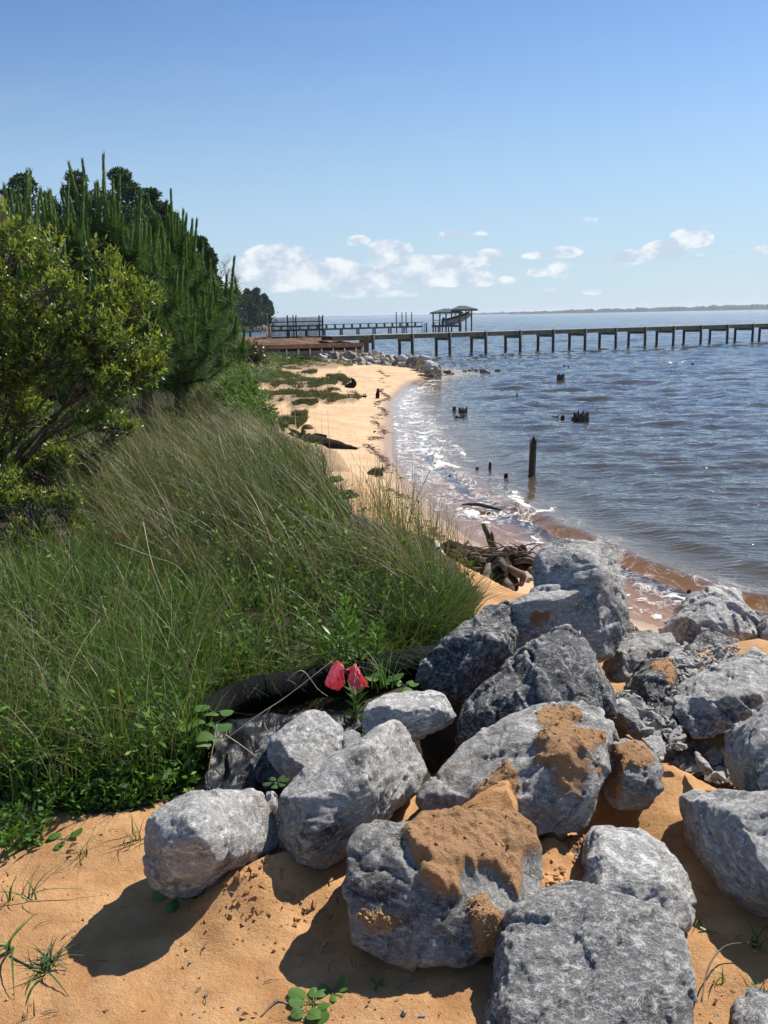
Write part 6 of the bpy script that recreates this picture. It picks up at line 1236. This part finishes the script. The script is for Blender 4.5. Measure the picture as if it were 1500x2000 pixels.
# seaweed wrack
pts = []; sz = []
for k in range(2600):
    y = 8.2*math.exp(rng.random()*math.log(46/8.2)); sx = np.interp(y, [q[1] for q in SHORE[4:17]], [q[0] for q in SHORE[4:17]]); w0 = .10+.16*math.sin(y*1.3)+rng.normal(0, .07)
    if fbm2(np.array([y]), np.array([sx]), 1.3, 2, 71)[0] < rng.uniform(-.3, .2): continue
    x = sx-.28-w0; pts.append((x, y, gz(x, y)+.004)); sz.append(rng.uniform(.006, .03)*(1+y/30))
for k in range(900):
    y = rng.uniform(9, 46); sx = np.interp(y, [q[1] for q in SHORE[4:17]], [q[0] for q in SHORE[4:17]]); x = sx-.4-rng.random()**1.3*3.0
    if fbm2(np.array([x]), np.array([y]), .6, 3, 72)[0] < .02: continue
    pts.append((x, y, gz(x, y)+.002)); sz.append(rng.uniform(.004, .014)*(1+y/25))
mb = MB()
for (x, y, z), s in zip(pts, sz):
    V, Fc = CH[rng.integers(24)]; M = Matrix.Rotation(rng.uniform(-.5, .5)+.2, 3, 'Z') @ Matrix.Diagonal((rng.uniform(1, 3), 1, .25)); mb.add([M @ (v*s)+Vector((x, y, z)) for v in V], Fc)
tag(mb.build('seaweed', MAT['weed'], None), 'dark line of washed-up weed along the waterline and scattered over the beach', 'seaweed', kind='stuff')
# black tube
tb = empty('erosion_sock', tuple(at(620, 1350, 3.6)), 'thick black fabric erosion tube lying along the foot of the grass behind the boulders', 'erosion tube'); mb = MB()
limb(mb, [at(395,1405,3.25), at(440,1376,3.4), at(520,1352,3.5), at(600,1338,3.58), at(680,1322,3.66), at(760,1305,3.78), at(840,1292,3.9), at(900,1285,4.1)], [.055,.066,.072,.072,.070,.070,.072,.07], 20, 8)
o = rough_mesh(mb.build('tube', MAT['tarp'], tb, True), .012, 9, 3)
for pxy in ((520,1352,3.5),(805,1297,3.84),(700,1318,3.69)):
    mb = MB(); c = at(*pxy); d = Vector((.95, .32, .03)).normalized(); mb.tube([c-d*.006, c+d*.006], [.078, .078], 20, False); mb.build('seam', MAT['tarp'], tb, True)
# plastic sheet
xs = np.linspace(0, 1, 70); ys = np.linspace(0, 1, 60); X_, Y_, Q_ = gridmesh(xs, ys); c00, c10, c01, c11 = at(398,1545,2.62), at(520,1560,2.66), at(415,1395,3.18), at(740,1370,3.42)
Pp = np.array([[*(c00.lerp(c10, a).lerp(c01.lerp(c11, a), b))] for a, b in zip(X_, Y_)]); Pp[:, 2] += .045*fbm(np.stack([X_*3, Y_*2.5, X_*0], -1), 3, 3)+.016*(1-np.abs(fbm(np.stack([X_*4+Y_*2, Y_*3.2-X_, X_*0], -1), 3, 8))*4).clip(-.5, 1)-.03; Pp[:, 0] += .02*fbm(np.stack([X_*3, Y_*7, X_*0], -1), 3, 5)
o = mesh_obj('plastic_sheet', Pp, Q_, MAT['plastic'], None, None, True); sm = o.modifiers.new('s', 'SOLIDIFY'); sm.thickness = .003; tag(o, 'crumpled shiny black plastic sheet between the tube and the leftmost boulders', 'plastic sheet')
# pink ribbon
rb = empty('ribbon', tuple(at(680, 1355, 3.45)), 'bright pink marker ribbon tied in two loose tails on the weed stalk', 'ribbon')
def tail(outline, Y, seed, nm):
    n = 14; V = []; L_, R_ = outline
    for i in range(n):
        t = i/(n-1); li = np.array([np.interp(t, np.linspace(0, 1, len(L_)), [p[k] for p in L_]) for k in (0, 1)]); ri = np.array([np.interp(t, np.linspace(0, 1, len(R_)), [p[k] for p in R_]) for k in (0, 1)])
        for j in range(8): s_ = j/7; q = li*(1-s_)+ri*s_; V.append(at(q[0]+1.5*math.sin(t*9+s_*5+seed), q[1], Y+.012*math.sin(s_*5+seed+t*3)+.010*abs(math.sin(t*7+s_*9+seed))))
    Fc = [(i*8+j, i*8+j+1, i*8+j+9, i*8+j+8) for i in range(n-1) for j in range(7)]; mb = MB(); mb.add(V, Fc); o = mb.build(nm, MAT['pink'], rb, True); sm = o.modifiers.new('s', 'SOLIDIFY'); sm.thickness = .0015
tail(([(656,1291),(646,1302),(640,1322),(634,1338),(640,1342)], [(662,1290),(670,1300),(672,1318),(676,1334),(660,1349)]), 3.42, 0, 'tail'); tail(([(690,1298),(684,1315),(680,1332),(684,1350),(690,1358)], [(694,1296),(697,1312),(704,1330),(708,1344),(698,1352)]), 3.40, 2, 'tail')
tail(([(697,1304),(701,1322),(698,1340)], [(700,1303),(712,1326),(722,1342)]), 3.43, 4, 'tail'); tail(([(684,1304),(676,1308)], [(692,1300),(690,1312)]), 3.42, 1, 'knot')
for o_ in rb.children: o_.data.polygons.foreach_set('use_smooth', np.zeros(len(o_.data.polygons), bool))
# stalk weed in the middle
def stalk(base, top, n, L0, name, label, cols, wid=.24, lean=0., droop=0.0):
    o = empty(name, tuple(base), label, 'weed'); b = Vector(base); t = Vector(top); mb = MB(); limb(mb, [b, b.lerp(t, .5)+Vector((lean, 0, 0)), t], [.005, .004, .002], 5); mb.build('stem', MAT['stemgreen'], o, True)
    tt = np.linspace(.18, 1, n); P = np.array(b)+(np.array(t)-np.array(b))*tt[:, None]+np.array([lean, 0, 0])*(4*tt*(1-tt))[:, None]; a = np.arange(n)*2.4; e = rng.uniform(.1, .8, n)+tt*.4-droop
    D = np.stack([np.cos(a)*np.cos(e), np.sin(a)*np.cos(e), np.sin(e)], -1); L = L0*rng.uniform(.75, 1.15, n)*(1.1-.3*tt); V, Q, C = leaves(P, D, L, L*wid, pal(n, cols)); mesh_obj('leaves', V, Q, MAT['leaf'], o, None, False, None, C); return o
MAT['stemgreen'] = simple('green_stem', (.09, .14, .04), .6, .2, 10)
WB = [(.10,.20,.035),(.13,.25,.05),(.08,.16,.03)]
for i, (px, pb, pt, Y, lab) in enumerate(((672,1330,1165,3.62,'tallest leafy weed stalk rising behind the pink ribbon'),(655,1330,1200,3.58,'leafy weed stalk just left of the tallest one'),(700,1330,1215,3.7,'leafy weed stalk just right of the tallest one'),(640,1300,1235,3.7,'short leafy weed stalk at the left of the ribbon'),(730,1300,1225,3.8,'short leafy weed stalk right of the ribbon against the tube'),(690,1420,1350,3.3,'leafy stalk below the ribbon between the boulders'))):
    stalk(at(px, pb, Y), at(px+rng.uniform(-8, 8), pt, Y-.03), 46 if i < 3 else 26, .075, 'leafy_weed', lab, WB, .2, .01)
def rosette(px, py, n, L0, wd, label, cols=WB, name='broadleaf_weed', up=.5, z=1.36, hz=None):
    p = onground(px, py) if hz is None else at(px, py, hz); o = empty(name, tuple(p), label, 'small plant'); Ls = []; mb = MB()
    for k in range(n):
        a = k*2.4+rng.uniform(-.3, .3); e = up*rng.uniform(.5, 1.3); d = Vector((math.cos(a)*math.cos(e), math.sin(a)*math.cos(e), math.sin(e))); L = L0*rng.uniform(.7, 1.1); s0 = p+d*L*.5; mb.tube([p, s0], [.0018, .0012], 5)
        s_ = Vector((-d.y, d.x, 0)).normalized(); nn = s_.cross(d); m_ = 9; V = [s0]; dd2 = (d+Vector((0, 0, -.35))).normalized()
        rim = [s0+dd2*L*(.5-.5*math.cos(t))+s_*L*wd*math.sin(t)+nn*(.12*L*abs(math.sin(t))) for t in np.linspace(.35, 2*math.pi-.35, 14)]; V += rim; Ls.append((V, [(0, i+1, i+2) for i in range(13)]))
    lb = MB()
    for V, Fc in Ls: lb.add(V, Fc)
    c = pal(1, cols)[0]; ob = mesh_obj('leaves', np.array(lb.V), lb.F, MAT['leaf'], o, None, True, None, np.tile(c, (len(lb.V), 1))); mb.build('stem', MAT['stemgreen'], o, True); return o
rosette(612, 1962, 7, .045, .42, 'broad-leaved green seedling in the sand at the bottom of the photo'); rosette(598, 2000, 4, .045, .5, 'round-leaved green seedling cut by the bottom edge'); rosette(648, 1938, 6, .032, .3, 'small bright seedling up against the sand-topped boulder shadow')
rosette(398, 1425, 5, .065, .5, 'round pale leaves beside the black plastic sheet', [(.12,.22,.05)], hz=3.0); rosette(418, 1392, 3, .06, .55, 'round leaf in front of the end of the black tube', [(.10,.20,.04)], hz=3.08); rosette(405,1450,3,.05,.5,'pale round leaf lowest beside the plastic sheet',[(.20,.30,.12)], hz=2.95)
rosette(340, 1752, 5, .05, .5, 'green leaves shaded under the leftmost boulder'); rosette(380, 1738, 4, .05, .5, 'round green leaves under the middle of the leftmost boulder'); rosette(540, 1530, 6, .035, .4, 'green sprout between the dark slab and the second boulder', hz=2.6); rosette(125,1640,3,.045,.5,'pair of round leaves on the sand at left'); rosette(735,1925,4,.02,.3,'tiny green sprout in the shadow of the sand-topped boulder')
rosette(750, 1330, 6, .06, .45, 'rounded leaves between the tube and the dark streaked boulder', hz=3.6); rosette(790,1340,5,.055,.45,'rounded leaves at the right end of the tube', hz=3.6); rosette(1385,1820,3,.018,.3,'tiny pale sprout right of the pale grey boulder')
def tuft(px, py, n, L, W, label, cols, bend=.7, spreadr=.01, name='grass_tuft', hz=None, la=None, jit=9):
    p = np.array(onground(px, py) if hz is None else at(px, py, hz)); P = p+np.concatenate([rng.normal(0, spreadr, (n, 2)), np.zeros((n, 1))], 1); an = rng.uniform(0, 6.28, n) if la is None else rng.normal(la, .5, n)
    V, Q, C = blades(P, rng.uniform(.55, 1, n)*L, np.full(n, W), np.stack([np.cos(an), np.sin(an)], -1), rng.uniform(.4, 1.2, n)*bend, pal(n, cols), 6, an+math.pi/2); return tag(mesh_obj(name, V, Q, MAT['grass'], None, tuple(p), True, None, C), label, 'grass tuft')
TG = [(.06,.14,.035),(.09,.18,.045),(.05,.11,.04)]
tuft(22, 1855, 7, .13, .008, 'sprawling grass sprig at the lower left edge', TG, 2.0); tuft(100, 1880, 28, .065, .005, 'spiky dark green tuft on the sand at lower left', [(.05,.10,.05),(.07,.12,.05)], 1.9, .012); tuft(85, 1905, 6, .08, .007, 'drooping blades just below the spiky tuft', TG, 2.1)
tuft(60, 1760, 6, .11, .005, 'trailing runner with blades along the left sand', TG, 2.1); tuft(15,1760,5,.10,.006,'grass blades at the left edge above the sprawling sprig', TG, 1.1); tuft(165,1672,12,.09,.003,'thin grass sprig on the sand left of the leftmost boulder', TG, 1.2); tuft(50,1990,4,.06,.004,'short upright blade at the bottom left', TG, .3)
tuft(55, 1565, 26, .24, .010, 'bold yellow-green grass clump at the left edge of the sand', [(.12,.22,.03),(.16,.26,.05),(.09,.17,.03)], .6, .03); tuft(110, 1560, 30, .26, .003, 'fine dry seed-grass clump beside the bold clump', [(.22,.24,.10),(.30,.27,.14)], .35, .03); tuft(40,1625,30,.13,.004,'low spreading tuft on the sand at the left edge', TG, 1.2, .03)
tuft(350,1480,24,.22,.009,'broad-bladed grass clump left of the plastic sheet', TG+[(.12,.22,.05)], .7,.03); tuft(300,1420,22,.30,.008,'tall broad-bladed clump in the grass left of the sheet', TG+[(.12,.22,.05)], .5,.03); tuft(270,1640,14,.10,.005,'weedy blades at the top of the leftmost boulder', TG, .9,.02)
tuft(740, 1460, 10, .16, .006, 'grass blades poking between the boulders below the ribbon', TG, .7, .012, hz=2.95); tuft(745,1340,26,.22,.005,'grass tuft right of the pink ribbon', [(.10,.2,.04),(.14,.25,.06)], .8,.03, hz=3.5); tuft(885,1330,6,.12,.004,'short blades in front of the dark streaked boulder', TG, .4,.01, hz=3.62)
tuft(1478, 1850, 7, .11, .007, 'green sprig with trailing root at the lower right edge', TG+[(.14,.26,.05)], 1.2); tuft(1400,1920,4,.07,.005,'small two-bladed sprout right of the pitted boulder', TG+[(.14,.26,.05)], .8); tuft(1484,1945,7,.06,.005,'low green sprout above the corner boulder', TG+[(.14,.26,.05)], 1.2); tuft(1367,1802,4,.05,.004,'short green blades touching the pale grey boulder', TG, 1.0)
tuft(600,1975,6,.10,.002,'thin dark runner beside the broad seedling', TG, 1.3); tuft(690,1890,3,.05,.003,'single blade left of the sand-topped boulder base', TG, .2)
# long bare stems and vines in front of the tube
mb = MB()
for pts in ([(420,1460,2.9),(500,1400,2.95),(560,1360,3.0),(650,1290,3.1)], [(440,1435,2.9),(470,1455,2.8),(500,1478,2.75)], [(530,1440,3.0),(515,1410,3.0),(528,1382,3.0)], [(403,1540,2.8),(410,1490,2.85),(418,1450,2.9),(424,1415,2.95)], [(800,1010,8),(830,965,8),(848,940,8.2)], [(770,1060,8),(812,1000,8.1),(850,950,8.1)], [(560,1330,3.3),(590,1310,3.3),(620,1345,3.3),(640,1360,3.3)], [(880,1190,4.6),(915,1160,4.4),(960,1110,4.3),(985,1100,4.2)],
            [(905,1215,4.6),(940,1165,4.5),(960,1120,4.4),(915,1060,4.5),(880,1050,4.6)], [(225,1060,4.6),(290,1085,4.4),(345,1105,4.3),(380,1150,4.2)], [(95,1480,3),(130,1330,3.2),(160,1260,3.3),(195,1210,3.4)], [(280,1020,4.8),(300,1110,4.4),(340,1200,4.2)]):
    limb(mb, [at(*p) for p in pts], [.0022, .002, .0015, .001, .001][:len(pts)], 5)
tag(mb.build('dry_stems', MAT['drystem'], None, True), 'scattered thin dry stems arching out of the grass', 'dry stems', kind='stuff')
# sparse tall bare weeds over the beach edge
parts = [grass('', [(770,1060),(850,1040),(920,1120),(900,1180),(800,1120)], 260, (.35, .75), (.003, .004), 0, .25, [(.14,.12,.07),(.20,.2,.09)], None, None, ymin=5, ymax=12, leanjit=3), grass('', [(680,990),(800,1020),(860,1060),(760,1060)], 300, (.35, .7), (.0035, .005), 0, .3, [(.2,.2,.09),(.26,.22,.12)], None, None, ymin=6, ymax=14, leanjit=3)]
V_, Q_, C_ = cat(parts); tag(mesh_obj('seed_stalks', V_, Q_, MAT['grass'], None, None, True, None, C_), 'sparse thin seed stalks standing over the beach edge', 'seed stalks', kind='stuff')

# twigs and dead leaves on the foreground sand
mb = MB()
for k in range(46):
    a, b = rng.uniform(0, 1500), rng.uniform(1600, 1995)
    if 560 < a < 1330 and b < 1900: continue
    p = onz(a, b, 1.37); p.z = gz(p.x, p.y)+.003; L = rng.uniform(.01, .05); an = rng.uniform(0, 6.28); d = Vector((math.cos(an), math.sin(an), 0)); mb.tube([p, p+d*L*.5+Vector((0, 0, .004)), p+d*L+Vector((d.y*.01, 0, 0))], [.0011, .0010, .0006], 5)
for pts in ([(0,1800),(20,1740),(60,1680),(90,1640),(100,1600)], [(20,1870),(70,1895),(130,1900)], [(590,1985),(545,1960),(510,1990)], [(1370,1960),(1385,1890),(1420,1850),(1478,1848)]):
    limb(mb, [onz(a, b, 1.375) + Vector((0, 0, .006)) for a, b in pts], [.0022]*len(pts), 5)
tag(mb.build('twigs', MAT['twig'], None, True), 'small twigs and runners lying on the foreground sand', 'twigs', kind='stuff')
pp = []
for px, py, s_ in ((135,1682,.022),(120,1676,.014),(150,1688,.012),(470,1996,.014),(505,1994,.010),(885,1935,.006),(1400,1935,.01),(60,1640,.01),(330,1600,.012),(560,1610,.01)):
    p = onz(px, py, 1.37); pp.append((p.x, p.y, gz(p.x, p.y)+.004, s_))
pp = np.array(pp); n = len(pp); an = rng.uniform(0, 6.28, n); D_ = unit(np.stack([np.cos(an), np.sin(an), np.full(n, .25)], -1))
V_, Q_, C_ = leaves(pp[:, :3], D_, pp[:, 3]*1.6, pp[:, 3], pal(n, [(.10,.035,.02),(.16,.06,.03)]), np.tile([0, 0, 1.], (n, 1)), .35)
tag(mesh_obj('sand_litter', V_, Q_, MAT['weedleaf'], None, None, False, None, C_), 'curled dead brown leaves lying on the foreground sand', 'dead leaves', kind='stuff')
# ================================================================== sea air
m, nt_ = newmat('haze_air'); N = NT(nt_)
pv = N.n('ShaderNodeVolumePrincipled', inp={'Color': (.80, .88, 1.0, 1), 'Density': .00013, 'Anisotropy': .3})
oo = N.n('ShaderNodeOutputMaterial'); nt_.links.new(pv.outputs[0], oo.inputs['Volume'])
mb = MB(); mb.box((2000, 5500, 12.5), (14000, 15000, 31)); hz = mb.build('haze', m, None, False, (0, 0, -3)); tag(hz, kind='stuff')
